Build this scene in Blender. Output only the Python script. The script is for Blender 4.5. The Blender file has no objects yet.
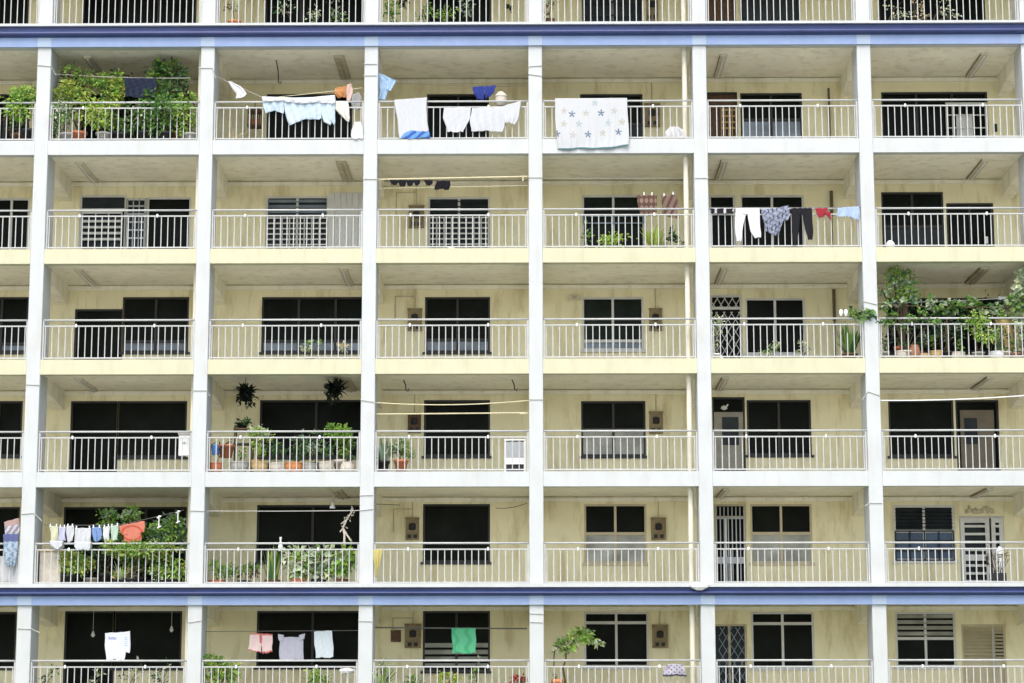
import bpy, math, random
from mathutils import Vector, Matrix

random.seed(7)
scene = bpy.context.scene
COL = scene.collection

# ------------------------------------------------------------------ camera (solved from the column grid)
CX, CD, CZ = 11.930, 51.229, 3.200
PITCH, YAW, ROLL, FPX = 0.1647988, -0.00978865, -0.00067603, 2176.18
_f = Vector((math.sin(YAW) * math.cos(PITCH), math.cos(YAW) * math.cos(PITCH), math.sin(PITCH)))
_r0 = Vector((math.cos(YAW), -math.sin(YAW), 0))
_u0 = _r0.cross(_f)
_r = math.cos(ROLL) * _r0 + math.sin(ROLL) * _u0
_u = -math.sin(ROLL) * _r0 + math.cos(ROLL) * _u0
EYE = Vector((CX, -CD, CZ))


def at(px, py, Y):
    """the point of the plane y = Y that the photograph shows at pixel (px, py)"""
    v = _f + _r * ((px - 512) / FPX) + _u * ((341.5 - py) / FPX)
    return EYE + v * ((Y + CD) / v.y)


cam_data = bpy.data.cameras.new('camera')
cam = bpy.data.objects.new('camera', cam_data)
COL.objects.link(cam)
cam_data.sensor_width = 36.0
cam_data.lens = FPX / 1024 * 36.0
cam_data.clip_end = 2000
cam.matrix_world = Matrix(((_r.x, _u.x, -_f.x, CX), (_r.y, _u.y, -_f.y, -CD), (_r.z, _u.z, -_f.z, CZ), (0, 0, 0, 1)))
scene.camera = cam

# ------------------------------------------------------------------ materials


def nodes_of(name):
    m = bpy.data.materials.new(name)
    m.use_nodes = True
    nt = m.node_tree
    b = nt.nodes['Principled BSDF']
    return m, nt, b


def N(nt, kind, **kw):
    n = nt.nodes.new(kind)
    for k, v in kw.items():
        setattr(n, k, v)
    return n


def mat(name, c, rough=0.7, var=0.12, scale=6.0, spec=0.3, metal=0.0, stain=None, stain_amt=0.0, bump=0.0):
    """a painted or plain surface: base colour with soft mottling, and optional streaked stains of their own colour"""
    m, nt, b = nodes_of(name)
    tc = N(nt, 'ShaderNodeTexCoord')
    nz = N(nt, 'ShaderNodeTexNoise')
    nz.inputs['Scale'].default_value = scale
    nz.inputs['Detail'].default_value = 6
    nt.links.new(tc.outputs['Object'], nz.inputs['Vector'])
    rp = N(nt, 'ShaderNodeValToRGB')
    rp.color_ramp.elements[0].position = 0.3
    rp.color_ramp.elements[1].position = 0.7
    rp.color_ramp.elements[0].color = (c[0] * (1 - var), c[1] * (1 - var), c[2] * (1 - var), 1)
    rp.color_ramp.elements[1].color = (min(1, c[0] * (1 + var * .5)), min(1, c[1] * (1 + var * .5)), min(1, c[2] * (1 + var * .5)), 1)
    nt.links.new(nz.outputs['Fac'], rp.inputs['Fac'])
    out = rp.outputs['Color']
    if stain:
        mp = N(nt, 'ShaderNodeMapping')
        mp.inputs['Scale'].default_value = (2.2, 2.2, 0.45)
        nt.links.new(tc.outputs['Object'], mp.inputs['Vector'])
        n2 = N(nt, 'ShaderNodeTexNoise')
        n2.inputs['Scale'].default_value = 1.6
        n2.inputs['Detail'].default_value = 9
        n2.inputs['Roughness'].default_value = 0.65
        nt.links.new(mp.outputs['Vector'], n2.inputs['Vector'])
        r2 = N(nt, 'ShaderNodeValToRGB')
        r2.color_ramp.elements[0].position = 0.5
        r2.color_ramp.elements[1].position = 0.78
        r2.color_ramp.elements[0].color = (0, 0, 0, 1)
        r2.color_ramp.elements[1].color = (stain_amt, stain_amt, stain_amt, 1)
        nt.links.new(n2.outputs['Fac'], r2.inputs['Fac'])
        mx = N(nt, 'ShaderNodeMix', data_type='RGBA')
        nt.links.new(r2.outputs['Color'], mx.inputs['Factor'])
        nt.links.new(out, mx.inputs['A'])
        mx.inputs['B'].default_value = (*stain, 1)
        out = mx.outputs['Result']
    nt.links.new(out, b.inputs['Base Color'])
    b.inputs['Roughness'].default_value = rough
    b.inputs['Specular IOR Level'].default_value = spec
    b.inputs['Metallic'].default_value = metal
    if bump:
        bp = N(nt, 'ShaderNodeBump')
        bp.inputs['Strength'].default_value = bump
        bp.inputs['Distance'].default_value = 0.01
        nb = N(nt, 'ShaderNodeTexNoise')
        nb.inputs['Scale'].default_value = 60
        nt.links.new(tc.outputs['Object'], nb.inputs['Vector'])
        nt.links.new(nb.outputs['Fac'], bp.inputs['Height'])
        nt.links.new(bp.outputs['Normal'], b.inputs['Normal'])
    return m


def attr_mat(name, rough, translucent, weave=0.0, scale=40.0, spec=0.2):
    """colour from the mesh's own Col attribute (print of a cloth, tint of each leaf), some light shining through"""
    m, nt, b = nodes_of(name)
    a = N(nt, 'ShaderNodeAttribute', attribute_name='Col')
    src = a.outputs['Color']
    if weave:
        tc = N(nt, 'ShaderNodeTexCoord')
        nz = N(nt, 'ShaderNodeTexNoise')
        nz.inputs['Scale'].default_value = scale
        nt.links.new(tc.outputs['Object'], nz.inputs['Vector'])
        rp = N(nt, 'ShaderNodeValToRGB')
        rp.color_ramp.elements[0].color = (1 - weave,) * 3 + (1,)
        rp.color_ramp.elements[1].color = (1, 1, 1, 1)
        nt.links.new(nz.outputs['Fac'], rp.inputs['Fac'])
        mx = N(nt, 'ShaderNodeMix', data_type='RGBA', blend_type='MULTIPLY')
        mx.inputs['Factor'].default_value = 1
        nt.links.new(src, mx.inputs['A'])
        nt.links.new(rp.outputs['Color'], mx.inputs['B'])
        src = mx.outputs['Result']
    nt.links.new(src, b.inputs['Base Color'])
    b.inputs['Roughness'].default_value = rough
    b.inputs['Specular IOR Level'].default_value = spec
    t = N(nt, 'ShaderNodeBsdfTranslucent')
    nt.links.new(src, t.inputs['Color'])
    ms = N(nt, 'ShaderNodeMixShader')
    ms.inputs['Fac'].default_value = translucent
    nt.links.new(b.outputs['BSDF'], ms.inputs[1])
    nt.links.new(t.outputs['BSDF'], ms.inputs[2])
    nt.links.new(ms.outputs['Shader'], nt.nodes['Material Output'].inputs['Surface'])
    return m


def glass_mat(name, c, rough=0.12, spec=0.35):
    m, nt, b = nodes_of(name)
    tc = N(nt, 'ShaderNodeTexCoord')
    nz = N(nt, 'ShaderNodeTexNoise')
    nz.inputs['Scale'].default_value = 1.7
    nz.inputs['Detail'].default_value = 4
    nt.links.new(tc.outputs['Object'], nz.inputs['Vector'])
    rp = N(nt, 'ShaderNodeValToRGB')
    rp.color_ramp.elements[0].position = 0.35
    rp.color_ramp.elements[1].position = 0.75
    rp.color_ramp.elements[0].color = (c[0] * .6, c[1] * .6, c[2] * .6, 1)
    rp.color_ramp.elements[1].color = (c[0] * 1.25, c[1] * 1.25, c[2] * 1.25, 1)
    nt.links.new(nz.outputs['Fac'], rp.inputs['Fac'])
    nt.links.new(rp.outputs['Color'], b.inputs['Base Color'])
    b.inputs['Roughness'].default_value = rough
    b.inputs['Specular IOR Level'].default_value = spec
    return m


GRIME = (0.30, 0.27, 0.20)
M = dict(
    white=mat('white_paint', (0.475, 0.503, 0.497), 0.65, 0.06, 1.5, stain=(0.40, 0.40, 0.35), stain_amt=0.7),
    yellow=mat('pale_yellow_paint', (0.50, 0.50, 0.345), 0.65, 0.06, 1.5, stain=(0.40, 0.36, 0.24), stain_amt=0.6),
    navy=mat('deep_blue_paint', (0.030, 0.048, 0.145), 0.35, 0.15, 2.0, stain=(0.04, 0.05, 0.10), stain_amt=0.4),
    lilac=mat('light_blue_paint', (0.215, 0.295, 0.47), 0.55, 0.08, 2.0, stain=(0.28, 0.33, 0.47), stain_amt=0.5),
    cream=mat('cream_wall_paint', (0.79, 0.755, 0.505), 0.75, 0.08, 1.2, stain=(0.44, 0.35, 0.14), stain_amt=0.8),
    soffit=mat('soffit_paint', (0.82, 0.81, 0.67), 0.8, 0.06, 1.2, stain=(0.50, 0.45, 0.28), stain_amt=0.7),
    floor=mat('balcony_floor_tiles', (0.52, 0.47, 0.38), 0.6, 0.15, 4.0),
    rail=mat('rail_white_paint', (0.43, 0.445, 0.43), 0.45, 0.10, 9.0, spec=0.4),
    frame=mat('white_window_frame', (0.60, 0.62, 0.60), 0.5, 0.08, 5.0),
    frame_dark=mat('dark_window_frame', (0.03, 0.032, 0.032), 0.5, 0.10, 5.0),
    frame_cream=mat('cream_window_frame', (0.55, 0.50, 0.34), 0.6, 0.10, 5.0),
    black=glass_mat('unlit_room_pane', (0.0075, 0.0105, 0.008), 0.3, 0.05),  # near-black base stands in for the unlit rooms behind the openings
    green=glass_mat('dark_green_glass', (0.014, 0.022, 0.016), 0.25, 0.05),
    blue=glass_mat('blue_film_glass', (0.05, 0.10, 0.19), 0.25, 0.3),
    bluegrey=glass_mat('pale_blue_glass', (0.22, 0.28, 0.34), 0.3, 0.3),
    frost=glass_mat('frosted_glass', (0.42, 0.44, 0.40), 0.45, 0.3),
    slate=glass_mat('slate_glass', (0.03, 0.04, 0.045), 0.3, 0.1),
    brown=mat('brown_wood', (0.11, 0.06, 0.03), 0.6, 0.3, 12.0),
    tan=mat('tan_ware', (0.46, 0.33, 0.15), 0.7, 0.2, 12.0),
    terracotta=mat('terracotta', (0.42, 0.15, 0.07), 0.75, 0.2, 14.0),
    clay=mat('fired_clay', (0.30, 0.15, 0.09), 0.8, 0.25, 14.0),
    orange=mat('orange_plastic', (0.55, 0.22, 0.08), 0.5, 0.15, 12.0),
    grey=mat('grey_ware', (0.34, 0.34, 0.30), 0.7, 0.2, 12.0),
    stone=mat('pale_stone_ware', (0.52, 0.48, 0.40), 0.7, 0.15, 12.0),
    dark=mat('dark_plastic', (0.015, 0.016, 0.016), 0.5, 0.2, 10.0),
    soil=mat('potting_soil', (0.04, 0.025, 0.015), 0.95, 0.3, 30.0),
    bark=mat('stem_bark', (0.09, 0.065, 0.035), 0.85, 0.3, 20.0),
    steel=mat('grey_metal', (0.36, 0.38, 0.39), 0.4, 0.10, 10.0, metal=0.4),
    meter=mat('meter_board', (0.25, 0.20, 0.11), 0.7, 0.3, 9.0),
    lampwhite=mat('lamp_housing', (0.58, 0.56, 0.44), 0.5, 0.08, 6.0),
    dark_pipe=mat('rusty_dark_pipe', (0.12, 0.095, 0.06), 0.7, 0.4, 5.0),
    basket=mat('black_basket', (0.004, 0.0045, 0.004), 0.8, 0.2, 10.0, spec=0.05),
    dim=mat('recess_shaded_door_paint', (0.17, 0.15, 0.11), 0.6, 0.15, 5.0),  # leaf colour darkened to stand in for the shade of a deep recess
    dim_pale=mat('recess_dimmed_grey_paint', (0.30, 0.29, 0.24), 0.6, 0.15, 5.0),  # grey door, darkened in the colour for its recess shade
    stained=mat('stained_panel', (0.50, 0.46, 0.33), 0.8, 0.25, 5.0),
    band_pale=mat('pale_band_paint', (0.31, 0.39, 0.49), 0.55, 0.08, 2.0),
    pvc=mat('pale_pipe', (0.72, 0.69, 0.56), 0.5, 0.08, 3.0, stain=(0.4, 0.35, 0.22), stain_amt=0.5),
    cord=mat('cord', (0.42, 0.42, 0.38), 0.8, 0.1, 10.0),
    cord_dark=mat('dark_cord', (0.12, 0.12, 0.11), 0.8, 0.1, 10.0),
    bamboo=mat('bamboo', (0.62, 0.58, 0.38), 0.5, 0.15, 12.0),
    plastic=mat('white_plastic', (0.75, 0.77, 0.76), 0.4, 0.06, 8.0),
    bluep=mat('blue_plastic', (0.08, 0.22, 0.55), 0.4, 0.1, 8.0),
    cloth=attr_mat('woven_cloth', 0.9, 0.25, 0.10, 45.0),
    leaf=attr_mat('leaf_blade', 0.5, 0.40, 0.15, 14.0, spec=0.35),
    bounce_pavement=mat('bounce_pavement', (0.55, 0.54, 0.50), 0.85, 0.12, 0.6),  # unseen, kept pale to bounce light up under the soffits
    added_lawn=mat('added_lawn_turf', (0.06, 0.10, 0.03), 0.95, 0.35, 1.5),  # unseen turf, its strip before the block added to darken the lowest balconies
)

# ------------------------------------------------------------------ helpers


def tag(o, label=None, cat=None, group=None, kind=None):
    if label:
        o['label'] = label
    if cat:
        o['category'] = cat
    if group:
        o['group'] = group
    if kind:
        o['kind'] = kind
    return o


def origin_of(o):
    p = Vector((0, 0, 0))
    while o is not None:
        p += o.location
        o = o.parent
    return p


def empty(name, loc, label=None, cat=None, group=None):
    o = bpy.data.objects.new(name, None)
    COL.objects.link(o)
    o.location = loc
    o.empty_display_size = 0.1
    return tag(o, label, cat, group)


class MB:
    def __init__(self):
        self.v, self.f, self.c = [], [], None

    def quad(self, a, b, c, d):
        n = len(self.v)
        self.v += [Vector(a), Vector(b), Vector(c), Vector(d)]
        self.f.append((n, n + 1, n + 2, n + 3))
        return self

    def box(self, x0, x1, y0, y1, z0, z1):
        n = len(self.v)
        self.v += [Vector(p) for p in ((x0, y0, z0), (x1, y0, z0), (x1, y1, z0), (x0, y1, z0), (x0, y0, z1), (x1, y0, z1), (x1, y1, z1), (x0, y1, z1))]
        self.f += [tuple(n + i for i in q) for q in ((3, 2, 1, 0), (4, 5, 6, 7), (0, 1, 5, 4), (1, 2, 6, 5), (2, 3, 7, 6), (3, 0, 4, 7))]
        return self

    def prism(self, prof, x0, x1):
        """profile of (y, z) points, counter-clockwise seen from +x, swept from x0 to x1"""
        n, k = len(self.v), len(prof)
        self.v += [Vector((x0, y, z)) for y, z in prof] + [Vector((x1, y, z)) for y, z in prof]
        for i in range(k):
            j = (i + 1) % k
            self.f.append((n + i, n + k + i, n + k + j, n + j))
        self.f.append(tuple(n + i for i in range(k)))
        self.f.append(tuple(n + k + i for i in reversed(range(k))))
        return self

    def tube(self, pts, r, k=6, r1=None):
        pts = [Vector(p) for p in pts]
        n0 = len(self.v)
        m = len(pts)
        for i, p in enumerate(pts):
            d = (pts[min(i + 1, m - 1)] - pts[max(i - 1, 0)])
            d = d.normalized() if d.length > 1e-9 else Vector((0, 0, 1))
            a = d.orthogonal().normalized()
            b = d.cross(a)
            rr = r if r1 is None else r + (r1 - r) * i / max(1, m - 1)
            for j in range(k):
                t = 2 * math.pi * j / k
                self.v.append(p + (a * math.cos(t) + b * math.sin(t)) * rr)
        for i in range(m - 1):
            for j in range(k):
                j2 = (j + 1) % k
                self.f.append((n0 + i * k + j, n0 + i * k + j2, n0 + (i + 1) * k + j2, n0 + (i + 1) * k + j))
        self.f.append(tuple(n0 + j for j in reversed(range(k))))
        self.f.append(tuple(n0 + (m - 1) * k + j for j in range(k)))
        return self

    def lathe(self, cx, cy, prof, k=14, sx=1.0, sy=1.0):
        n0, m = len(self.v), len(prof)
        for r, z in prof:
            for j in range(k):
                t = 2 * math.pi * j / k
                self.v.append(Vector((cx + r * sx * math.cos(t), cy + r * sy * math.sin(t), z)))
        for i in range(m - 1):
            for j in range(k):
                j2 = (j + 1) % k
                self.f.append((n0 + i * k + j, n0 + i * k + j2, n0 + (i + 1) * k + j2, n0 + (i + 1) * k + j))
        self.f.append(tuple(n0 + j for j in reversed(range(k))))
        self.f.append(tuple(n0 + (m - 1) * k + j for j in range(k)))
        return self

    def build(self, name, m, parent=None, loc=None, smooth=False):
        o0 = origin_of(parent) if parent is not None else Vector(loc or (0, 0, 0))
        me = bpy.data.meshes.new(name)
        me.from_pydata([tuple(p - o0) for p in self.v], [], self.f)
        me.materials.append(m)
        if smooth:
            for p in me.polygons:
                p.use_smooth = True
        if self.c:
            a = me.attributes.new('Col', 'FLOAT_COLOR', 'POINT')
            a.data.foreach_set('color', [x for c in self.c for x in (c[0], c[1], c[2], 1.0)])
        me.update()
        o = bpy.data.objects.new(name, me)
        COL.objects.link(o)
        if parent is not None:
            o.parent = parent
        elif loc is not None:
            o.location = loc
        return o


# ------------------------------------------------------------------ the block
H, W, D = 2.695, 4.0, 2.9
ZS = lambda k: 16.339 - (k - 1) * H                      # underside of the floor that carries balcony row k
FL = {-1: 22.085, 0: 19.59, 1: 16.695, 2: 14.0, 3: 11.305, 4: 8.61, 5: 5.955, 6: 3.22}
BAYS = range(-1, 8)
XL, XR = -8.0, 28.0
BX = lambda b: (b - 1) * W
ROWN = {0: 'cut-off top balcony row', 1: 'first full balcony row', 2: 'second full balcony row', 3: 'third full balcony row',
        4: 'fourth full balcony row', 5: 'fifth full balcony row', 6: 'bottom balcony row'}
BAYN = {0: 'cut-off first bay', 1: 'second bay', 2: 'third bay', 3: 'fourth bay', 4: 'fifth bay', 5: 'sixth bay', 6: 'seventh bay'}

block = empty('apartment_block', (0, 0, 0), 'white and cream apartment block with open balconies and two blue bands', 'apartment block')

# unseen ground: lawn strip added to dim the lower rows, pale pavement for bounce
MB().box(-160, 190, -220, 160, -0.5, -0.004).build('ground', M['added_lawn']); bpy.data.objects['ground']['kind'] = 'structure'
MB().box(-60, 80, -90, -12.5, -0.3, 0.0).build('bounce_pavement', M['bounce_pavement']); bpy.data.objects['bounce_pavement']['kind'] = 'structure'
MB().box(-60, 80, -1.5, 14, -0.3, 0.02).build('apron', M['bounce_pavement']); bpy.data.objects['apron']['kind'] = 'structure'

# columns
for i in range(-2, 8):
    x = i * W
    c = MB()
    z0, z1, w = 0.0, 24.4, .167
    bv = .012
    prof = [(x - w + bv, 0), (x + w - bv, 0), (x + w, bv), (x + w, .82), (x - w, .82), (x - w, bv)]
    n = len(c.v)
    c.v += [Vector((a, b, z0)) for a, b in prof] + [Vector((a, b, z1)) for a, b in prof]
    k = len(prof)
    for a in range(k):
        c.f.append((n + a, n + (a + 1) % k, n + k + (a + 1) % k, n + k + a))
    c.f.append(tuple(n + k + a for a in range(k)))
    c.build('column', M['white'], block)

# floors: fascia beam, slab, pipe trunking on the back wall, cross beams
for r in range(-2, 7):
    z = ZS(r)
    top = FL.get(r, z + .356)
    fascia = MB()
    blue = r in (0, 5)
    zb = z if r != 5 else 5.475
    for b in BAYS:
        x0 = BX(b) + .167
        fascia.box(x0, x0 + W - .334, .006, .24, zb, top)
    fascia.build('beam', M['yellow' if r in (2, 3) else 'white'], block)
    MB().box(XL + .17, XR - .17, .24, D + .1, z + .03, top - .02).build('floor_slab', M['soffit'], block)
    if top > 3:
        MB().box(XL + .17, XR - .17, .24, D - .002, top - .02, top - .012).build('floor_finish', M['floor'], block)
    MB().box(XL + .2, XR - .2, D - .07, D - .002, z - .10, z - .005).build('trunking', M['soffit'], block)
proto = None
for r in range(-2, 7):
    z = ZS(r)
    for i in range(-2, 8):
        if proto is None:
            cb = MB()
            n = len(cb.v)
            cb.prism([(.82, .028), (.82, -.28), (D - .002, -.48), (D - .002, .028)], -.15, .15)
            proto = cb.build('cross_beam', M['soffit'], block)
            o = proto
        else:
            o = proto.copy()
            COL.objects.link(o)
            o.parent = block
        o.location = (i * W, 0, z)

# blue bands
for zb, zl, zd, zt in ((19.034, 19.272, 19.53, 19.59), (5.475, 5.688, 5.88, 5.97)):
    MB().box(XL - .2, XR + .2, -.05, .003, zb, zl).build('blue_band', M['lilac'], block)
    h = zd - zl
    prof = [(.003, zl), (-.075, zl), (-.10, zl + .06 * h), (-.155, zl + .16 * h), (-.175, zl + .30 * h), (-.168, zl + .42 * h), (-.145, zl + .52 * h),
            (-.105, zl + .60 * h), (-.10, zl + .66 * h), (-.10, zd), (.003, zd)]
    MB().prism(prof, XL - .2, XR + .2).build('blue_moulding', M['navy'], block)
    MB().box(XL - .2, XR + .2, -.185, .004, zd, zt).build('band_cap', M['white'], block)
    for i in range(-2, 8):
        MB().box(i * W - .167, i * W + .167, -.056, -.0501, zb + .002, zl - .002).build('band_panel', M['band_pale'], block)

# railings: one, then copies
rl = MB()
x0, x1 = .175, W - .175
rl.box(x0, x1, .068, .092, .035, .065)
rl.box(x0, x1, .066, .094, .81, .84)
n = 22
for k in range(n + 1):
    x = x0 + .07 + (x1 - x0 - .14) * k / n
    rl.box(x - .0105, x + .0105, .074, .086, .0651, .8099)
for x in (x0 + .02, x1 - .02):
    rl.box(x - .02, x + .02, .06, .1, 0, .945)
rail0 = rl.build('railing', M['rail'], block)
hand0 = MB().tube([(x0 - .01, .08, .968), (x1 + .01, .08, .968)], .0235, 10).build('handrail', M['rail'], rail0, smooth=True)
brs = []
for x in (W * .245, W * .715):
    br = MB()
    br.lathe(x, .055, [(.012, .785), (.026, .80), (.028, .84), (.018, .87)], 8)
    brs.append(br.build('pole_bracket', M['plastic'], rail0))
first = True
for r in range(-1, 7):
    for b in BAYS:
        if first:
            o, first = rail0, False
        else:
            o = rail0.copy(); COL.objects.link(o); o.parent = block
            for ch in [hand0] + brs:
                c = ch.copy(); COL.objects.link(c); c.parent = o
        o.location = (BX(b), 0, FL[r])

# downpipes
def pipe(pts, r):
    p = MB()
    for a, b in zip(pts, pts[1:]):
        p.tube([a, b], r, 12)
    return p
xp = at(688.3, 320, .22).x
p = MB().tube([(xp, .34, 24), (xp, .34, .1)], .062, 12)
for r in range(0, 7):
    p.lathe(xp, .34, [(.075, ZS(r) - .16), (.075, ZS(r) - .04)], 12)
p.build('downpipe', M['pvc'], block, smooth=False)
sp = MB().lathe(xp + .14, -.2, [(.05, 5.80), (.14, 5.87), (.155, 5.93), (.12, 5.97)], 12, 1.5, .7)
sp.build('pipe_spout', M['plastic'], block)
xp2 = at(194.2, 320, .5).x
MB().tube([(xp2, .55, 24), (xp2, .55, .1)], .045, 10).build('downpipe', M['pvc'], block)
xp4 = at(834.5, 320, 2.8).x
for za, zb, rr in ((18.75, 16.69, .03), (16.05, 15.4, .045), (15.4, 14.0, .018), (13.5, 12.7, .04), (12.7, 11.3, .018)):
    MB().tube([(xp4, D - .09, za), (xp4, D - .09, zb)], rr, 10).build('waste_pipe', M['dark_pipe'], block)

# ------------------------------------------------------------------ back wall with openings
holes = []          # x0, x1, z0, z1


def rect(px, row, floor=False):
    a, b = at(px[0], px[1], D), at(px[2], px[3], D)
    z0 = FL[row] if floor else b.z
    return [a.x, b.x, z0, a.z]


def window(row, px, n=2, frame='frame', glass='black', transom=None, low=None, grille=None, louvre=None, floor=False, name='window', x=None, sill=True, fw=.05):
    """an opening in the back wall, its frame, panes and grille. transom/low: photo row of the bar; low also names the glass beneath"""
    x0, x1, z0, z1 = x or rect(px, row, floor)
    if z0 < FL[row] + .02:
        z0 = FL[row] - .01
        sill = False
    holes.append((x0, x1, z0, z1))
    y0, y1 = D + .03, D + .085
    f = MB()
    f.box(x0, x0 + fw, y0, y1, z0, z1).box(x1 - fw, x1, y0, y1, z0, z1)
    f.box(x0 + fw, x1 - fw, y0, y1, z1 - fw, z1).box(x0 + fw, x1 - fw, y0, y1, z0, z0 + fw)
    for k in range(1, n):
        xm = x0 + (x1 - x0) * k / n
        f.box(xm - .03, xm + .03, y0 - .004, y1 - .004, z0 + fw, z1 - fw)
    zt = at(300, transom, D).z if transom else None
    zl = at(300, low[0], D).z if low else None
    for zz in (zt, zl):
        if zz:
            f.box(x0 + fw, x1 - fw, y0 - .008, y1 - .008, zz - .035, zz + .035)
    if sill:
        f.box(x0 - .05, x1 + .05, D - .05, D - .001, z0 - .06, z0 - .002)
    w = f.build(name, M[frame], block)
    g = MB()
    g.box(x0 + .01, x1 - .01, y1 + .005, y1 + .02, zl or z0, z1 - .005)
    g.build('pane', M[glass], w)
    if low:
        MB().box(x0 + .01, x1 - .01, y1 - .02, y1 + .02, z0 + .005, zl - .001).build('lower_pane', M[low[1]], w)
    if grille:
        ya, yb, nx, ny, gm = grille
        za, zb = (at(300, ya, D).z, at(300, yb, D).z) if yb else (at(300, ya, D).z, z0 + .02)
        q = MB()
        for k in range(nx + 1):
            xx = x0 + .04 + (x1 - x0 - .08) * k / nx
            q.box(xx - .016, xx + .016, D + .002, D + .014, zb, za)
        for k in range(ny + 1):
            zz = zb + (za - zb) * k / max(ny, 1)
            q.box(x0 + .04, x1 - .04, D - .011, D + .001, zz - .018, zz + .018)
        q.build('grille', M[gm], w)
    if louvre:
        ya, yb, nl, lm = louvre
        za, zb = at(300, ya, D).z, at(300, yb, D).z
        q = MB()
        for k in range(nl):
            zz = zb + (za - zb) * (k + .5) / nl
            dz = (za - zb) / nl * .33
            q.prism([(D + .0, zz - dz), (D + .06, zz + dz), (D + .068, zz + dz), (D + .008, zz - dz)], x0 + .05, x1 - .05)
        q.build('louvre_slat', M[lm], w)
    return w


def lattice(w, row, px, m='frame'):
    """crossed diagonal bars of a folding gate"""
    x0, x1, z0, z1 = rect(px, row)
    z0 = max(z0, FL[row] + .02)
    q = MB()
    s = .19
    k = -int((z1 - z0) / s) - 1
    while x0 + k * s < x1:
        for sg in (1, -1):
            pts = []
            xa = x0 + k * s
            # clip the diagonal to the rectangle
            def P(z):
                t = (z - z0)
                return xa + t * .6 if sg > 0 else xa + (z1 - z0) - t * .6
            za, zb = z0, z1
            step = 40
            inside = [z0 + (z1 - z0) * i / step for i in range(step + 1) if x0 <= P(z0 + (z1 - z0) * i / step) <= x1]
            if len(inside) > 1:
                za, zb = inside[0], inside[-1]
                q.tube([(P(za), D - .02 - .006 * sg, za), (P(zb), D - .02 - .006 * sg, zb)], .012, 4)
        k += 1
    q.build('lattice', M[m], w)


def bars(w, row, px, n, m='frame', rails=()):
    x0, x1, z0, z1 = rect(px, row)
    z0 = max(z0, FL[row] + .02)
    q = MB()
    for k in range(n + 1):
        xx = x0 + (x1 - x0) * k / n
        q.box(xx - .013, xx + .013, D - .04, D - .022, z0, z1)
    for y, h in rails:
        zz = at(300, y, D).z
        q.box(x0, x1, D - .055, D - .0401, zz - h, zz + h)
    q.build('gate_bar', M[m], w)


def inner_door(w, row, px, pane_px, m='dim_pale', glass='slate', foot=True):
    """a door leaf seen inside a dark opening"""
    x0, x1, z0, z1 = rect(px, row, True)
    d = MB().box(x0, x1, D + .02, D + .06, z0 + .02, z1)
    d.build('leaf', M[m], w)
    a0, a1, b0, b1 = rect(pane_px, row)
    q = MB().box(a0, a1, D + .008, D + .019, b0, b1)
    q.build('door_pane', M[glass], w)
    if foot:
        MB().box(a0, a1, D + .008, D + .019, z0 + .12, z0 + .24).build('door_vent', M['dark'], w)


def cell_x(b, u0, u1):
    return BX(b) + u0 * W, BX(b) + u1 * W


def generic(row, b):
    if b in (-1, 7, 0):
        xa, xb = cell_x(b, .30 if b == 7 else .4, .78)
        window(row, None, 2, x=[xa, xb, FL[row] + .65, FL[row] + 2.08])


# row 0 (only its lower part is in the picture)
window(0, (-30, -30, 28, 30), 2, 'frame_dark', floor=True)
window(0, (84, -40, 196, 30), 3, 'frame_dark', floor=True)
window(0, (266, -40, 372, 30), 3, 'frame_dark', floor=True)
window(0, (428, -40, 491, 30), 2, 'frame_dark', floor=True)
window(0, (581, -40, 643, 30), 2, 'frame', 'slate', floor=True, grille=(-10, 30, 8, 3, 'slate'))
w = window(0, (706, -40, 736, 30), 1, 'frame_dark', 'brown', floor=True, name='door')
window(0, (739, -40, 800, 30), 2, 'frame_dark', 'slate', floor=True)
window(0, (877, -40, 986, 30), 3, 'frame_dark', floor=True)
# row 1
window(1, (-20, 94, 28, 140), 2, 'frame_dark', floor=True)
window(1, (80, 94, 190, 140), 3, 'frame_dark', floor=True)
window(1, (267, 94, 352, 140), 2, 'frame_dark', floor=True)
window(1, (427, 94, 489, 140), 2, 'frame_dark', floor=True)
window(1, (580, 94, 643, 140), 2, 'frame_dark', low=(125, 'slate'), floor=True)
w = window(1, (707, 92, 738, 140), 1, 'frame_dark', 'brown', floor=True, name='door')
bars(w, 1, (721, 108, 736, 140), 4, 'tan', [(112, .02), (118, .02), (124, .02), (130, .02)])
window(1, (740, 93, 803, 140), 2, 'frame_dark', low=(121, 'bluegrey'), floor=True)
w = window(1, (881, 92, 989, 140), 3, 'frame_dark', floor=True)
x0, x1, z0, z1 = rect((945, 103, 988, 140), 1, True)
q = MB().box(x0, x1, D - .05, D - .01, z0, z0 + .05).box(x0, x0 + .06, D - .05, D - .01, z0 + .05, z1 - .06).box(x1 - .06, x1, D - .05, D - .01, z0 + .05, z1 - .06).box(x0, x1, D - .05, D - .01, z1 - .06, z1)
for k in range(1, 6):
    xx = x0 + (x1 - x0) * k / 6
    q.box(xx - .015, xx + .015, D - .045, D - .015, z0 + .05, z1 - .06)
for k in range(1, 5):
    zz = z0 + (z1 - z0) * k / 5
    q.box(x0 + .06, x1 - .06, D - .058, D - .0451, zz - .015, zz + .015)
q.box(x0 + .27, x1 - .38, D - .012, D - .004, z0 + .05, z1 - .3)
q.build('gate', M['frame'], w)
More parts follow.
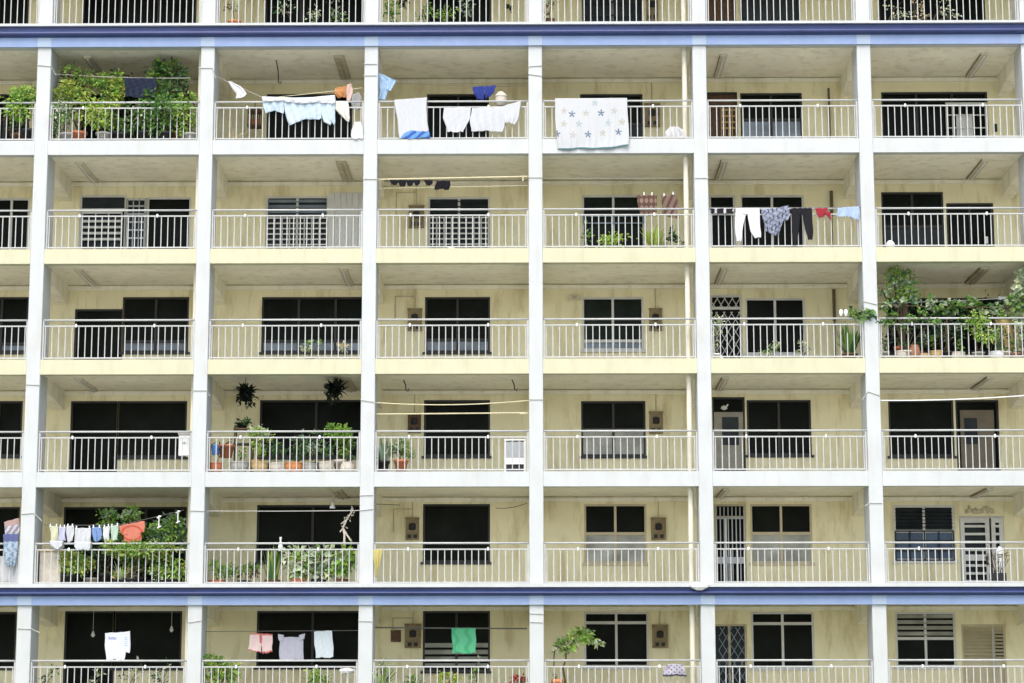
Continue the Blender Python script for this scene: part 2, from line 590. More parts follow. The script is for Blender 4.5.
# row 2
window(2, (-25, 198, 28, 250), 3, 'frame', floor=True)
w = window(2, (80, 195, 125, 250), 1, 'frame', 'slate', transom=209, floor=True, name='door')
bars(w, 2, (83, 211, 121, 250), 3, 'frame', [(212, .04), (221, .03), (227, .03), (233, .03), (239, .03)])
w = window(2, (126, 198, 146, 250), 1, 'frame', 'slate', floor=True, name='folding_door')
bars(w, 2, (128, 199, 144, 250), 3, 'steel', [(206, .02), (214, .02), (222, .02), (230, .02), (238, .02)])
window(2, (147, 197, 190, 250), 1, 'frame', floor=True)
window(2, (178, 197, 189, 250), 1, 'frame', floor=True) if False else None
w = window(2, (266, 196, 328, 250), 2, 'frame', 'slate', grille=(218, 250, 8, 6, 'frame'), louvre=(198, 214, 3, 'bluegrey'), floor=True)
x0, x1, z0, z1 = rect((329, 193, 364, 250), 2, True)
q = MB()
for k in range(6):
    xa = x0 + (x1 - x0) * k / 6
    q.box(xa + .006, xa + (x1 - x0) / 6 - .006, D - .03, D - .001, z0, z1)
q.build('shutter', M['frame'], block)
window(2, (428, 197, 490, 250), 2, 'frame', 'slate', grille=(218, 250, 8, 6, 'frame'), louvre=(198, 214, 3, 'slate'), floor=True)
window(2, (582, 195, 645, 250), 2, 'frame', 'green', grille=(217, 224, 2, 1, 'bluegrey'), floor=True)
window(2, (709, 195, 736, 250), 1, 'frame', floor=True, name='door')
window(2, (740, 195, 805, 250), 2, 'frame', floor=True)
window(2, (881, 192, 945, 250), 2, 'frame_dark', low=(228, 'slate'), floor=True)
window(2, (946, 203, 995, 250), 2, 'frame_dark', floor=True, name='door')
# row 3
window(3, (-25, 297, 27, 352), 2, 'frame_dark', low=(343, 'bluegrey'))
w = window(3, (75, 309, 122, 360), 1, 'frame_dark', floor=True, name='door')
window(3, (123, 297, 188, 352), 2, 'frame_dark', low=(341, 'bluegrey'))
window(3, (262, 297, 372, 352), 3, 'frame_dark', low=(341, 'bluegrey'))
window(3, (425, 297, 490, 352), 2, 'frame_dark', low=(340, 'bluegrey'))
window(3, (582, 297, 644, 350), 2, 'frame', 'green', low=(341.5, 'bluegrey'))
w = window(3, (710, 295, 743, 360), 1, 'frame', transom=309, floor=True, name='door')
lattice(w, 3, (712, 297, 741, 307)); lattice(w, 3, (712, 312, 741, 358))
window(3, (745, 298, 806, 354), 2, 'frame', 'black')
window(3, (886, 298, 1010, 352), 3, 'frame_dark')
# row 4
window(4, (-25, 401, 21, 456), 2, 'frame_dark')
w = window(4, (71, 401, 117, 470), 1, 'frame_dark', floor=True, name='door')
window(4, (117.3, 401, 186, 457), 1, 'frame_dark')
window(4, (260, 400, 372, 457), 2, 'frame_dark')
window(4, (424, 400, 490, 456), 1, 'frame_dark')
window(4, (581, 401, 646, 456), 2, 'frame_dark', low=(430, 'frost'))
w = window(4, (712, 397, 746, 470), 1, 'frame_dark', floor=True, name='door')
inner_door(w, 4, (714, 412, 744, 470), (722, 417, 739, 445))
window(4, (746.5, 400, 812, 455), 2, 'frame_dark')
window(4, (888, 400, 955, 456), 1, 'frame_dark')
w = window(4, (955.1, 400, 1001, 470), 1, 'frame_dark', 'black', floor=True, name='door')
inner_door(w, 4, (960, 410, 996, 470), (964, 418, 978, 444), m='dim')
# row 5
window(5, (-25, 507, 18, 563), 2, 'frame_dark')
window(5, (64, 507, 185, 585), 3, 'frame_dark', floor=True)
window(5, (257, 505, 368, 562), 2, 'frame_dark')
window(5, (423, 504, 490, 562), 1, 'frame_dark')
window(5, (584, 504, 647, 563), 2, 'frame_cream', low=(534, 'frost'))
w = window(5, (714, 504, 747, 590), 1, 'frame_cream', transom=518, floor=True, name='door')
bars(w, 5, (716, 507, 745, 585), 7, 'steel', [(519, .02), (561, .08)])
bars(w, 5, (725, 519, 727, 585), 1, 'frame', [])
window(5, (750, 504, 813, 563), 2, 'frame_cream', low=(534, 'frost'))
window(5, (893, 505, 956, 561), 2, 'frame', 'slate', low=(532, 'blue'), grille=(532, 561, 4, 3, 'slate'), louvre=(508, 529, 6, 'slate'), fw=.06)
w = window(5, (959, 516, 1006, 590), 1, 'frame', 'slate', floor=True, name='door')
x0, x1, z0, z1 = rect((959, 516, 1006, 590), 5, True)
for (pa, pb, nm) in ((961, 990, 'door_leaf'), (992, 1004, 'door_leaf')):
    a0 = at(pa, 550, D).x; a1 = at(pb, 550, D).x
    q = MB()
    bd = .10
    q.box(a0, a0 + bd, D - .02, D + .02, z0, z1 - .05).box(a1 - bd, a1, D - .02, D + .02, z0, z1 - .05)
    nr = 9
    zz0, zz1 = z0 + .02, z1 - .06
    for k in range(nr + 1):
        zz = zz0 + (zz1 - zz0) * k / nr
        hh = .11 if k in (0, nr) else (.075 if k == 4 else .03)
        q.box(a0 + bd, a1 - bd, D - .015, D + .015, max(z0, zz - hh), min(z1 - .05, zz + hh))
    if pb - pa > 20:
        q.box((a0 + a1) / 2 - .015, (a0 + a1) / 2 + .015, D - .018, D - .0151, z0 + .1, z0 + .95)
    q.build(nm, M['frame'], w)
MB().box(at(986, 560, D).x, at(987.5, 560, D).x, D - .07, D - .021, at(986, 565, D).z, at(986, 556, D).z).build('handle', M['dark'], w)
# row 6
window(6, (-25, 612, 15, 668), 2, 'frame_dark')
w = window(6, (65, 611, 113, 700), 1, 'frame_dark', floor=True, name='door')
window(6, (113.3, 611, 181, 668), 1, 'frame_dark')
window(6, (257, 611, 368, 667), 2, 'frame_dark')
window(6, (423, 611, 490, 671), 2, 'frame_dark', louvre=(642, 669, 4, 'frost'))
window(6, (584, 612, 649, 667), 2, 'frame', transom=623)
w = window(6, (712, 624, 748, 700), 2, 'frame_cream', 'slate', floor=True, name='door')
lattice(w, 6, (718, 627, 746, 690), 'bluegrey')
window(6, (751, 612, 815, 668), 2, 'frame', transom=624)
window(6, (895, 612, 957, 667), 2, 'frame', 'black', transom=639, louvre=(614, 637, 4, 'frost'))
w = window(6, (961, 624, 1008, 700), 1, 'frame_cream', 'frame_cream', floor=True, name='door', louvre=(628, 660, 9, 'frame_cream'))
bars(w, 6, (992, 627, 995, 690), 1, 'frame', [(664, .03)])
MB().box(*[at(p, 640, D).x for p in (996, 1006)], D + .07, D + .082, at(1000, 660, D).z, at(1000, 633, D).z).build('side_pane', M['slate'], w)
for r in range(-1, 7):
    for b in BAYS:
        if b in (-1, 7) or r == -1:
            xa, xb = cell_x(b, .36, .78)
            window(r, None, 2, 'frame_dark', x=[xa, xb, FL[r] + .65, FL[r] + 2.08])

# the wall itself: a sheet with the openings left out, 0.1 m reveals, ends, back and roof
xs = sorted({XL + .17, XR - .17} | {h[0] for h in holes} | {h[1] for h in holes})
zs = sorted({0.0, 24.4} | {h[2] for h in holes} | {h[3] for h in holes})
wl = MB()
for j in range(len(zs) - 1):
    za, zb = zs[j], zs[j + 1]
    zm = (za + zb) / 2
    row_h = [h for h in holes if h[2] < zm < h[3]]
    cuts = sorted({XL + .17, XR - .17} | {h[0] for h in row_h} | {h[1] for h in row_h})
    run = None
    for i in range(len(cuts) - 1):
        xm = (cuts[i] + cuts[i + 1]) / 2
        if any(h[0] < xm < h[1] for h in row_h):
            continue
        wl.quad((cuts[i], D, za), (cuts[i + 1], D, za), (cuts[i + 1], D, zb), (cuts[i], D, zb))
for x0, x1, z0, z1 in holes:
    wl.quad((x0, D, z0), (x0, D + .11, z0), (x0, D + .11, z1), (x0, D, z1))
    wl.quad((x1, D + .11, z0), (x1, D, z0), (x1, D, z1), (x1, D + .11, z1))
    wl.quad((x0, D + .11, z1), (x1, D + .11, z1), (x1, D, z1), (x0, D, z1))
    wl.quad((x0, D, z0), (x1, D, z0), (x1, D + .11, z0), (x0, D + .11, z0))
wl.build('wall', M['cream'], block)
MB().box(XL + .17, XR - .17, D + .12, D + 10, 0, 24.4).build('core', M['cream'], block)
MB().box(XL - .3, XR + .3, -.1, D + 10.2, 24.4, 25.3).build('roof', M['white'], block)

# ------------------------------------------------------------------ loose things: makers
GRP = {}


def jit(c, s):
    k = 1 + random.uniform(-s, s)
    return (max(0, c[0] * k * (1 + random.uniform(-s, s) * .5)), max(0, c[1] * k), max(0, c[2] * k * (1 + random.uniform(-s, s) * .5)))


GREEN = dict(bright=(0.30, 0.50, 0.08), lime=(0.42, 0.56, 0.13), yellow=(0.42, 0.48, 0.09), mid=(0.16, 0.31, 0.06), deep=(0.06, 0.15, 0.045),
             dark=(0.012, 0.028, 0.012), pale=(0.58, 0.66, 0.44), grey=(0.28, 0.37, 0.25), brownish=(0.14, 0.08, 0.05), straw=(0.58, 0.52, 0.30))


def leaves(mb, c, rad, n, size, cols, droop=.2, aspect=.58):
    """n folded leaf blades spread through an ellipsoid, more of them near its outside, in a few clumps with gaps between"""
    if mb.c is None:
        mb.c = []
    cl = []
    for _ in range(max(3, n // 14)):
        d = Vector((random.gauss(0, 1), random.gauss(0, 1), random.gauss(0, 1))).normalized() * (random.random() ** .45)
        cl.append((Vector((d.x * rad[0], d.y * rad[1], d.z * rad[2])), random.choice(cols)))
    for _ in range(n):
        p0, col = random.choice(cl)
        s = .30
        p = c + p0 + Vector((random.gauss(0, s) * rad[0], random.gauss(0, s) * rad[1], random.gauss(0, s) * rad[2]))
        if random.random() < .25:
            col = random.choice(cols)
        d = (p - c)
        d = d.normalized() if d.length > 1e-4 else Vector((0, 0, 1))
        d = (d + Vector((random.uniform(-1, 1), random.uniform(-1, 1), random.uniform(-.8, .9) - droop))).normalized()
        side = d.cross(Vector((random.uniform(-1, 1), random.uniform(-1, 1), random.uniform(-.2, 1.2))))
        side = side.normalized() if side.length > 1e-4 else d.orthogonal().normalized()
        nrm = side.cross(d)
        L = size * random.uniform(.6, 1.35)
        w = L * aspect * .5
        n0 = len(mb.v)
        fold = nrm * (w * .45)
        tip = d * L - nrm * (L * random.uniform(0, .25))
        mb.v += [p, p + d * L * .45 + side * w + fold, p + tip, p + d * L * .45 - side * w + fold, p + d * L * .5]
        mb.f += [(n0, n0 + 1, n0 + 2, n0 + 4), (n0, n0 + 4, n0 + 2, n0 + 3)]
        cc = jit(col, .28)
        mb.c += [cc] * 5


def blades(mb, base, n, L, w, spread, cols, stiff=.6):
    """n long pointed strap leaves fanning out of one base"""
    if mb.c is None:
        mb.c = []
    for k in range(n):
        t = 2 * math.pi * (k + random.random() * .7) / n
        tilt = spread * random.uniform(.25, 1.0)
        h = Vector((math.cos(t), math.sin(t), 0))
        side = Vector((-h.y, h.x, 0))
        ln = L * random.uniform(.65, 1.1)
        c0, c1 = jit(random.choice(cols), .25), None
        n0 = len(mb.v)
        p = Vector(base) + h * random.uniform(.01, .11)
        seg = 5
        for i in range(seg + 1):
            u = i / seg
            ww = w * 1.35 * (1 - u ** 2.2) * (.6 + .8 * min(u * 3, 1) * .5)
            mb.v += [p + side * ww * .5, p - side * ww * .5 + Vector((0, 0, ww * .12))]
            mb.c += [c0, (c0[0] * 1.15, c0[1] * 1.1, c0[2] * 1.1)]
            a = tilt * (.62 + (1.0 - stiff) * 1.7 * u)
            p = p + (h * math.sin(a) + Vector((0, 0, math.cos(a)))) * (ln / seg)
        for i in range(seg):
            q = n0 + 2 * i
            mb.f.append((q, q + 1, q + 3, q + 2))


def add_pot(root, x, y, z, r, h, m, shape='taper'):
    if shape == 'bowl':
        prof = [(r * .5, z), (r * .76, z + h * .16), (r * .95, z + h * .42), (r * 1.03, z + h * .70), (r * 1.0, z + h * .90), (r * 1.05, z + h * .93), (r * 1.04, z + h), (r * .9, z + h)]
    elif shape == 'jar':
        prof = [(r * .6, z), (r * .9, z + h * .2), (r, z + h * .5), (r * .85, z + h * .8), (r * .7, z + h * .88), (r * .82, z + h), (r * .68, z + h)]
    else:
        prof = [(r * .68, z), (r * .92, z + h * .8), (r * 1.04, z + h * .8), (r * 1.08, z + h), (r * .9, z + h)]
    p = MB().lathe(x, y, prof + [(prof[-1][0] * .95, z + h - .03)], 18).build('pot', M[m], root, smooth=False)
    for f in p.data.polygons[:]:
        f.use_smooth = len(f.vertices) == 4
    return p


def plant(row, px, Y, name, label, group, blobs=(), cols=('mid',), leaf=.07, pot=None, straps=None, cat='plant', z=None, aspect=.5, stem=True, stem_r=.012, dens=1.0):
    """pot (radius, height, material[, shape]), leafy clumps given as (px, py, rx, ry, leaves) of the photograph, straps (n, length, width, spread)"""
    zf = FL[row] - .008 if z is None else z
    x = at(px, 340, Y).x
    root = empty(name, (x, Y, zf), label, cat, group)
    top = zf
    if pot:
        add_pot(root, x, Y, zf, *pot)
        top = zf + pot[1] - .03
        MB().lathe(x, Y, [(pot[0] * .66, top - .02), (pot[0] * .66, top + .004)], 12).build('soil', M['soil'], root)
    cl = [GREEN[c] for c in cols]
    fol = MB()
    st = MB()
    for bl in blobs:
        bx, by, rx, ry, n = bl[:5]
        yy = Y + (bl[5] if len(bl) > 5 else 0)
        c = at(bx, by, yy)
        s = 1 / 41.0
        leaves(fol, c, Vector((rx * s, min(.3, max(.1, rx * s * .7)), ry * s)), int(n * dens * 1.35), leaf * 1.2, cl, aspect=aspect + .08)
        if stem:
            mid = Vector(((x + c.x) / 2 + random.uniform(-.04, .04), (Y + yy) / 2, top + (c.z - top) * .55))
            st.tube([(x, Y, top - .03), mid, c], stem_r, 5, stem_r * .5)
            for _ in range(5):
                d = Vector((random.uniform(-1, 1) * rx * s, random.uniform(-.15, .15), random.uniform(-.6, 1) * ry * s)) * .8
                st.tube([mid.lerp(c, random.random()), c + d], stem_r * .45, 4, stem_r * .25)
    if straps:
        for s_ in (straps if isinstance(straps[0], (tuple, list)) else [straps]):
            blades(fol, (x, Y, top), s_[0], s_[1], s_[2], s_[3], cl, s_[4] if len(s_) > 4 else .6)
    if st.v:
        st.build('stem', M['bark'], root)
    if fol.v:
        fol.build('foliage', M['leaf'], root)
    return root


def lerp_poly(pts, t):
    """point at parameter t (0..1) of a polyline, by index"""
    k = t * (len(pts) - 1)
    i = min(int(k), len(pts) - 2)
    u = k - i
    return (pts[i][0] + (pts[i + 1][0] - pts[i][0]) * u, pts[i][1] + (pts[i + 1][1] - pts[i][1]) * u)


def cloth(name, label, cat, group, strips, col, Y=.02, amp=.012, folds=4.0, back=0.0, grow=True, step=.7, bowl=0.0, thick=.005, top_gather=0.0):
    """a hanging cloth: strips of (left edge, right edge) outlines in photo pixels from its top to its hem, rippled in depth.
    back: how far it hangs down behind the rail it is draped over"""
    mb = MB()
    mb.c = []
    ph = random.uniform(0, 6)
    fr = random.uniform(.8, 1.25)
    for si, (L, R) in enumerate(strips):
        h = max(abs(L[-1][1] - L[0][1]), abs(R[-1][1] - R[0][1]), 2)
        w = max(abs(R[0][0] - L[0][0]), abs(R[-1][0] - L[-1][0]), 2)
        ny, nx = max(3, int(h / step)), max(3, int(w / step))
        nb = max(2, int(back * 41 / 3)) if back else 0
        n0 = len(mb.v)
        for j in range(-nb - (2 if back else 0), ny + 1):
            t = max(0, j) / ny
            l, r_ = lerp_poly(L, t), lerp_poly(R, t)
            for i in range(nx + 1):
                u = i / nx
                sag = bowl * 4 * u * (1 - u)
                wob = min(.55, w * .04)
                px = l[0] + (r_[0] - l[0]) * u + wob * math.sin(t * 8.3 + ph + u * 1.7) * t
                py = l[1] + (r_[1] - l[1]) * u + sag * t + wob * (.9 * math.sin(u * 9.1 + ph) + .5 * math.sin(u * 21 + 2 * ph)) * t ** 2 + .35 * wob * math.sin(u * 13 + ph) * (1 - t) * (0 if back else 1)
                tt = (.25 + .75 * t) if grow else 1.0
                xx = u * w / 24.0
                rip = math.sin(xx * folds * 6.283 * fr + ph + si + .8 * math.sin(t * 3 + ph)) * .6 + math.sin(xx * folds * 2.7 * 6.283 + 2 * ph + t * 2) * .25 + math.sin(t * 5.0 + u * 4 + ph) * .35
                y = Y + amp * tt * rip - .004 * si
                p = at(px, py, y)
                if j < 0 and back:
                    k = -j
                    if k == 1:
                        p = Vector((p.x, .08, p.z + .012))
                    else:
                        p = Vector((p.x, .135 + amp * .5 * rip, p.z - back * (k - 2) / max(1, nb)))
                mb.v.append(p)
                mb.c.append(col(u, t, px, py) if callable(col) else col)
        tot = ny + 1 + nb + (2 if back else 0)
        for j in range(tot - 1):
            for i in range(nx):
                a = n0 + j * (nx + 1) + i
                mb.f.append((a, a + nx + 1, a + nx + 2, a + 1))
    c0 = sum((v for v in mb.v), Vector()) / len(mb.v)
    o = mb.build(name, M['cloth'], None, loc=c0, smooth=True)
    so = o.modifiers.new('thickness', 'SOLIDIFY')
    so.thickness = thick
    so.offset = 0
    return tag(o, label, cat, group)


def line(label, segs, r=.006, m='cord', name='clothesline', cat='clothesline', group='clotheslines and tie cords'):
    """cord or pole through photo points (px, py, depth)"""
    mb = MB()
    for s in segs:
        mb.tube([at(*p) for p in s], r, 6)
    o = mb.build(name, M[m], None, loc=tuple(mb.v[0]))
    return tag(o, label, cat, group)


def sag(a, b, d, n=10):
    return [(a[0] + (b[0] - a[0]) * i / n, a[1] + (b[1] - a[1]) * i / n + d * 4 * (i / n) * (1 - i / n), a[2] + (b[2] - a[2]) * i / n) for i in range(n + 1)]


def tie(label, pts):
    line(label, [[(x, y, -.012) for x, y in pts]], .010, 'cord', 'tie_cord', 'cord')


def pegs(parent, pts, Y, m='plastic'):
    for px, py in pts:
        c = at(px, py, Y)
        MB().box(c.x - .012, c.x + .012, c.y - .02, c.y + .02, c.z - .035, c.z + .04).build('peg', M[m], parent)


# ------------------------------------------------------------------ batten lights on the ceilings, meter boxes on the walls
GL = 'batten lights on the corridor ceilings'


def ceiling_light(row, x_front, x_back, dirty=False):
    z = ZS(row - 0) - H * 0
    z = (ZS(row) + H) if False else ZS(row - 1)
    c = at(x_front, {1: 50, 2: 158, 3: 268, 4: 378, 5: 489, 6: 603}[row], .75)
    x = c.x
    b = max(k for k in range(0, 7) if BX(k) <= x)
    root = empty('ceiling_light', (x, 1.75, z + .03), f'{"stained grey" if dirty else "pale"} batten light on the ceiling, {ROWN[row]}, {BAYN[b]}', 'ceiling light', GL)
    w = .12 if dirty else .085
    MB().prism([(.8, z - .03), (2.75, z - .03), (2.75, z + .028), (.8, z + .028)], x - w, x + w).build('housing', M['stained' if dirty else 'lampwhite'], root)
    MB().tube([(x, .86, z - .052), (x, 2.69, z - .052)], .019, 8).build('tube', M['stained' if dirty else 'plastic'], root)
    MB().box(x - w - .012, x - w - .002, .8, 2.75, z - .02, z + .028).build('edge_strip', M['meter'], root)


for r, ps in {1: [(87, 0), (339, 1), (724, 0), (985, 0)], 2: [(79, 0), (341, 1), (725, 0), (986, 0)], 3: [(78, 0), (343, 0), (725, 0), (986, 1)],
              4: [(78, 0), (345, 1), (726, 0), (991, 0)], 5: [(336, 1), (727, 0), (991, 0)]}.items():
    for x, d in ps:
        ceiling_light(r, x, x, bool(d))

GM = 'electricity meter boards on the back wall'


def meter_box(row, px, desc, conduit=True, frame=False, m='meter'):
    a, b = at(px[0], px[1], D), at(px[2], px[3], D)
    x0, x1, z0, z1 = a.x, b.x, b.z, a.z
    cx = (x0 + x1) / 2
    bay = max(k for k in range(0, 7) if BX(k) <= cx)
    root = empty('meter_box', (cx, D, z0), f'{desc}, {ROWN[row]}, {BAYN[bay]}', 'meter box', GM)
    MB().box(x0, x1, D - .08, D - .002, z0, z1).build('board', M[m], root)
    MB().lathe(cx, D - .10, [(.06, (z0 + z1) / 2 - .02), (.085, (z0 + z1) / 2), (.085, (z0 + z1) / 2 + .12), (.05, (z0 + z1) / 2 + .15)], 12, 1, .45).build('meter', M['dark'], root)
    q = MB().box(cx - .12, cx - .03, D - .1, D - .0801, z0 + .04, z0 + .13).box(cx + .03, cx + .12, D - .1, D - .0801, z0 + .04, z0 + .13)
    q.build('fuse_block', M['dark'], root)
    MB().box(x0 - .01, x1 + .01, D - .095, D - .002, z1 + .001, z1 + .03).build('hood', M[m], root)
    if conduit:
        zc = ZS(row - 1) - .1
        t = MB().tube([(cx, D - .02, z1 + .03), (cx, D - .02, zc)], .014, 6)
        if frame:
            xl = BX(bay) + .45
            t.tube([(cx, D - .02, zc - .18), (xl, D - .02, zc - .18), (xl, D - .02, zc - .75)], .014, 6)
        t.build('conduit', M['stained'], root)


meter_box(0, (646, -6, 658, 21), 'meter board half hidden by the railing')
meter_box(1, (644, 105, 660, 127), 'brown meter board beside the dark opening')
meter_box(2, (409, 207, 424, 228), 'dark meter board beside the grilled window', frame=True)
meter_box(3, (408, 310, 422, 331), 'meter board with a hood beside the black window', frame=True)
meter_box(3, (649, 310, 662, 331), 'rusty meter board beside the white framed window')
meter_box(4, (408, 415, 421, 433), 'reddish meter board behind the pale pole', m='brown')
meter_box(4, (649, 413, 663, 434), 'meter board beside the half frosted window')
meter_box(5, (406, 519, 419, 540), 'meter board beside the black square window', frame=True)
meter_box(5, (651, 519, 666, 540), 'grey meter board beside the cream framed window')
meter_box(6, (405, 625, 421, 648), 'brown meter board beside the green towel window', frame=True)
meter_box(6, (652, 626, 668, 648), 'gabled meter board beside the white window')
a, b = at(391, 630, D), at(401, 642, D)
tag(MB().box(a.x, b.x, D - .03, D - .002, b.z, a.z).box(a.x + .03, b.x - .03, D - .04, D - .0301, b.z + .03, a.z - .03).build('wall_plaque', M['brown'], None, loc=(a.x, D, b.z)), 'small dark square plaque on the wall beside the meter board', 'plaque')
# wall lamps
c = at(574.5, 297, D - .12)
t = empty('wall_lamp', (c.x, D, c.z), 'twin headed cream floodlight on the wall beside the white framed window', 'wall lamp')
MB().box(c.x - .06, c.x + .06, D - .06, D - .002, c.z - .07, c.z + .07).build('bracket', M['pvc'], t)
for s in (-1, 1):
    MB().tube([(c.x + s * .05, D - .06, c.z), (c.x + s * .11, D - .16, c.z - .03)], .05, 8, .075).build('lamp_head', M['lampwhite'], t)
c = at(724, 407.5, D - .1)
t = empty('wall_lamp', (c.x, D, c.z), 'small white bird shaped lamp above the recessed door', 'wall lamp')
MB().lathe(c.x, D - .1, [(.03, c.z - .06), (.085, c.z - .03), (.07, c.z + .02), (.02, c.z + .05)], 10).build('shade', M['plastic'], t)
MB().tube([(c.x + .05, D - .1, c.z), (c.x + .1, D - .08, c.z + .08)], .02, 6).build('arm', M['plastic'], t)
c = at(1002, 298.5, 1.2)
t = empty('flood_lamp', (c.x, 1.2, c.z), 'white floodlight hanging above the creeper on the green balcony', 'lamp')
MB().box(c.x - .1, c.x + .1, 1.13, 1.2, c.z - .04, c.z + .04).build('lamp_head', M['plastic'], t)
MB().tube([(c.x, 1.18, c.z + .04), (c.x, 1.18, ZS(2) + .03)], .008, 5).build('wire', M['cord'], t)
c = at(332.5, 500, .9)
t = empty('hanging_lamp', (c.x, .9, c.z), 'small white lamp on a wire above the broad leaf plants', 'lamp')
MB().lathe(c.x, .9, [(.07, c.z - .2), (.06, c.z - .15), (.025, c.z - .1), (.02, c.z - .06)], 10).build('shade', M['plastic'], t)
MB().tube([(c.x, .9, c.z - .06), (c.x, .9, ZS(4) + .02)], .008, 5).build('wire', M['cord'], t)
for px, py, ln, row, lab in ((277.5, 76, 13, 1, 'dark hook hanging from the ceiling above the blue sheet'), (405, 384, 12, 4, 'slanted dark hook on the ceiling above the grey green aloe'),
                             (513.5, 384, 11, 4, 'short dark hook on the ceiling above the white rack')):
    a, b = at(px - 1.5, py - ln / 2, 1.2), at(px + 1, py + ln / 2, 1.2)
    a.z = ZS(row - 1) + .03
    q = MB().tube([a, a.lerp(b, .5) + Vector((.02, 0, 0)), b], .014, 6)
    q.tube([b, b + Vector((.05, 0, -.03)), b + Vector((.07, 0, .03))], .012, 5)
    tag(q.build('ceiling_hook', M['dark'], None, loc=tuple(a)), lab, 'hook')

# ------------------------------------------------------------------ cords, lines and poles
for lab, pts in (
    ('cord tied round the first column above the leafy balcony', [(37, 65), (51, 66.5), (56, 75)]),
    ('cord tied round the second column in the first full balcony row', [(198, 68), (212, 68), (216, 78)]),
    ('upper of two cords round the third column, first full balcony row', [(363.5, 64), (377, 64)]),
    ('lower of two cords round the third column, first full balcony row', [(363.5, 75.5), (377, 75.5)]),
    ('upper of two cords round the fourth column, first full balcony row', [(528, 66.5), (542, 65.5)]),
    ('lower of two cords round the fourth column, first full balcony row', [(528, 74), (542, 76)]),
    ('cord round the third column in the second full balcony row', [(363, 179), (377, 179)]),
    ('cord round the fourth column in the second full balcony row', [(528.5, 177.5), (542, 177.5)]),
    ('cord round the fifth column in the second full balcony row', [(694.5, 178), (709, 178)]),
    ('cord round the sixth column beside the climbing plants', [(862.5, 301), (877, 304.5)]),
    ('cord round the first column in the fourth full balcony row', [(26, 384.5), (40, 385)]),
    ('cord round the second column beside the hanging baskets', [(193, 390.5), (207, 390.5), (210, 396)]),
    ('cord round the third column in the fourth full balcony row', [(360.5, 400), (374, 402)]),
    ('cord round the fourth column in the fourth full balcony row', [(529, 399.5), (543, 399.5)]),
    ('cord looped high on the sixth column, fourth full balcony row', [(862, 400), (868, 391.5), (880, 395.5)]),
    ('cord round the first column beside the hanging laundry line', [(21, 514), (34, 513), (42, 521)]),
    ('cord round the second column in the fifth full balcony row', [(190, 510.5), (204, 511)]),
    ('upper of two cords round the third column, fifth full balcony row', [(359.5, 495.5), (373, 495)]),
    ('lower of two cords round the third column, fifth full balcony row', [(359.5, 510.5), (373, 509)]),
    ('cord round the sixth column in the fifth full balcony row', [(865, 506), (870, 503), (882, 503)]),
    ('cord round the first column in the bottom balcony row', [(17.5, 628.5), (32, 629), (40, 633)]),
    ('cord round the second column in the bottom balcony row', [(188.5, 622.5), (202, 620.5)]),
    ('cord round the third column in the bottom balcony row', [(359, 621), (373, 621.5)]),
    ('upper of two cords round the fourth column, bottom balcony row', [(530, 613.5), (543, 614)]),
    ('lower of two cords round the fourth column, bottom balcony row', [(530, 622), (543, 622.5)]),
):
    tie(lab, pts)
line('thin line strung over the leafy balcony below the blue band', [sag((56, 74, .3), (190, 78, .3), 1.5)], .008)
line('line sloping to the railing with a white cloth on it', [sag((216, 76, .3), (262, 97, .3), 0.5)], .006)
line('thin line above the blue draped sheet', [sag((270, 98, .3), (362, 88, .3), 0)], .008, 'bamboo')
line('thin line above the white shirt in the first full balcony row', [sag((378, 82, .3), (528, 86, .3), 1.5)], .006, 'cord_dark')
line('front yellow pole carrying black socks', [[(371, 179.5, .2), (528, 176.5, .2)], [(523, 177, .19), (523, 181, .19)]], .017, 'bamboo', 'laundry_pole', 'laundry pole')
line('rear yellow pole behind the one with black socks', [[(371, 188.5, .6), (528, 185.5, .6)]], .013, 'bamboo', 'laundry_pole', 'laundry pole')
line('faint pale cord across the balcony with two brown cloths', [sag((543, 178, .5), (694, 178, .5), .5)], .006, 'cord')
line('laundry line along the rail holding trousers and shorts', [[(708, 207.5, .02), (861, 207.5, .02)]], .007, 'cord_dark')
line('thin cord above the creeper balcony', [sag((877, 303, .5), (1024, 297, .5), 1)], .007)
line('yellow cord sagging above the pale pole, fourth bay', [sag((374, 402.5, .2), (529, 400.5, .2), 3.2)], .012, 'bamboo')
line('straight pale pole under the sagging yellow cord', [[(376, 414.2, .3), (527, 412.8, .3)], [(520, 413.6, .27), (527, 413.5, .27)]], .016, 'bamboo', 'laundry_pole', 'laundry pole')
line('white line across the seventh bay above a recessed door', [sag((880, 400.5, .15), (1026, 395.5, .15), 1.5)], .014, 'plastic')
line('laundry line with shirts sloping up over the leafy balcony', [sag((44, 525, .32), (122, 524.5, .32), .5), sag((122, 524.5, .32), (184, 510, .32), .3)], .007, 'cord_dark')
line('white line across the broad leaf plant balcony', [sag((207, 511, .1), (360, 510.5, .1), .4)], .009)
line('short dark cord at the upper corner beside the yellow cloth', [[(374, 504, .8), (400, 505, 1.6)], sag((496, 508, 1.4), (527, 503, .5), 2)], .008, 'cord_dark')
line('dark pole carrying the green towel', [[(374, 627.5, .8), (424, 628, .8), (527, 628.6, .8)]], .017, 'cord_dark', 'laundry_pole', 'laundry pole')
line('dark line behind pink shorts and grey top', [[(206, 631.5, .6), (358, 630.5, .6)]], .008, 'cord_dark')

# ------------------------------------------------------------------ cloths
WHITE = (0.62, 0.645, 0.66)


def plain(c, v=.04):
    def f(u, t, px, py):
        k = 1 + v * math.sin(u * 23 + t * 11) * math.sin(t * 17 - u * 5)
        return (c[0] * k, c[1] * k, c[2] * k)
    return f


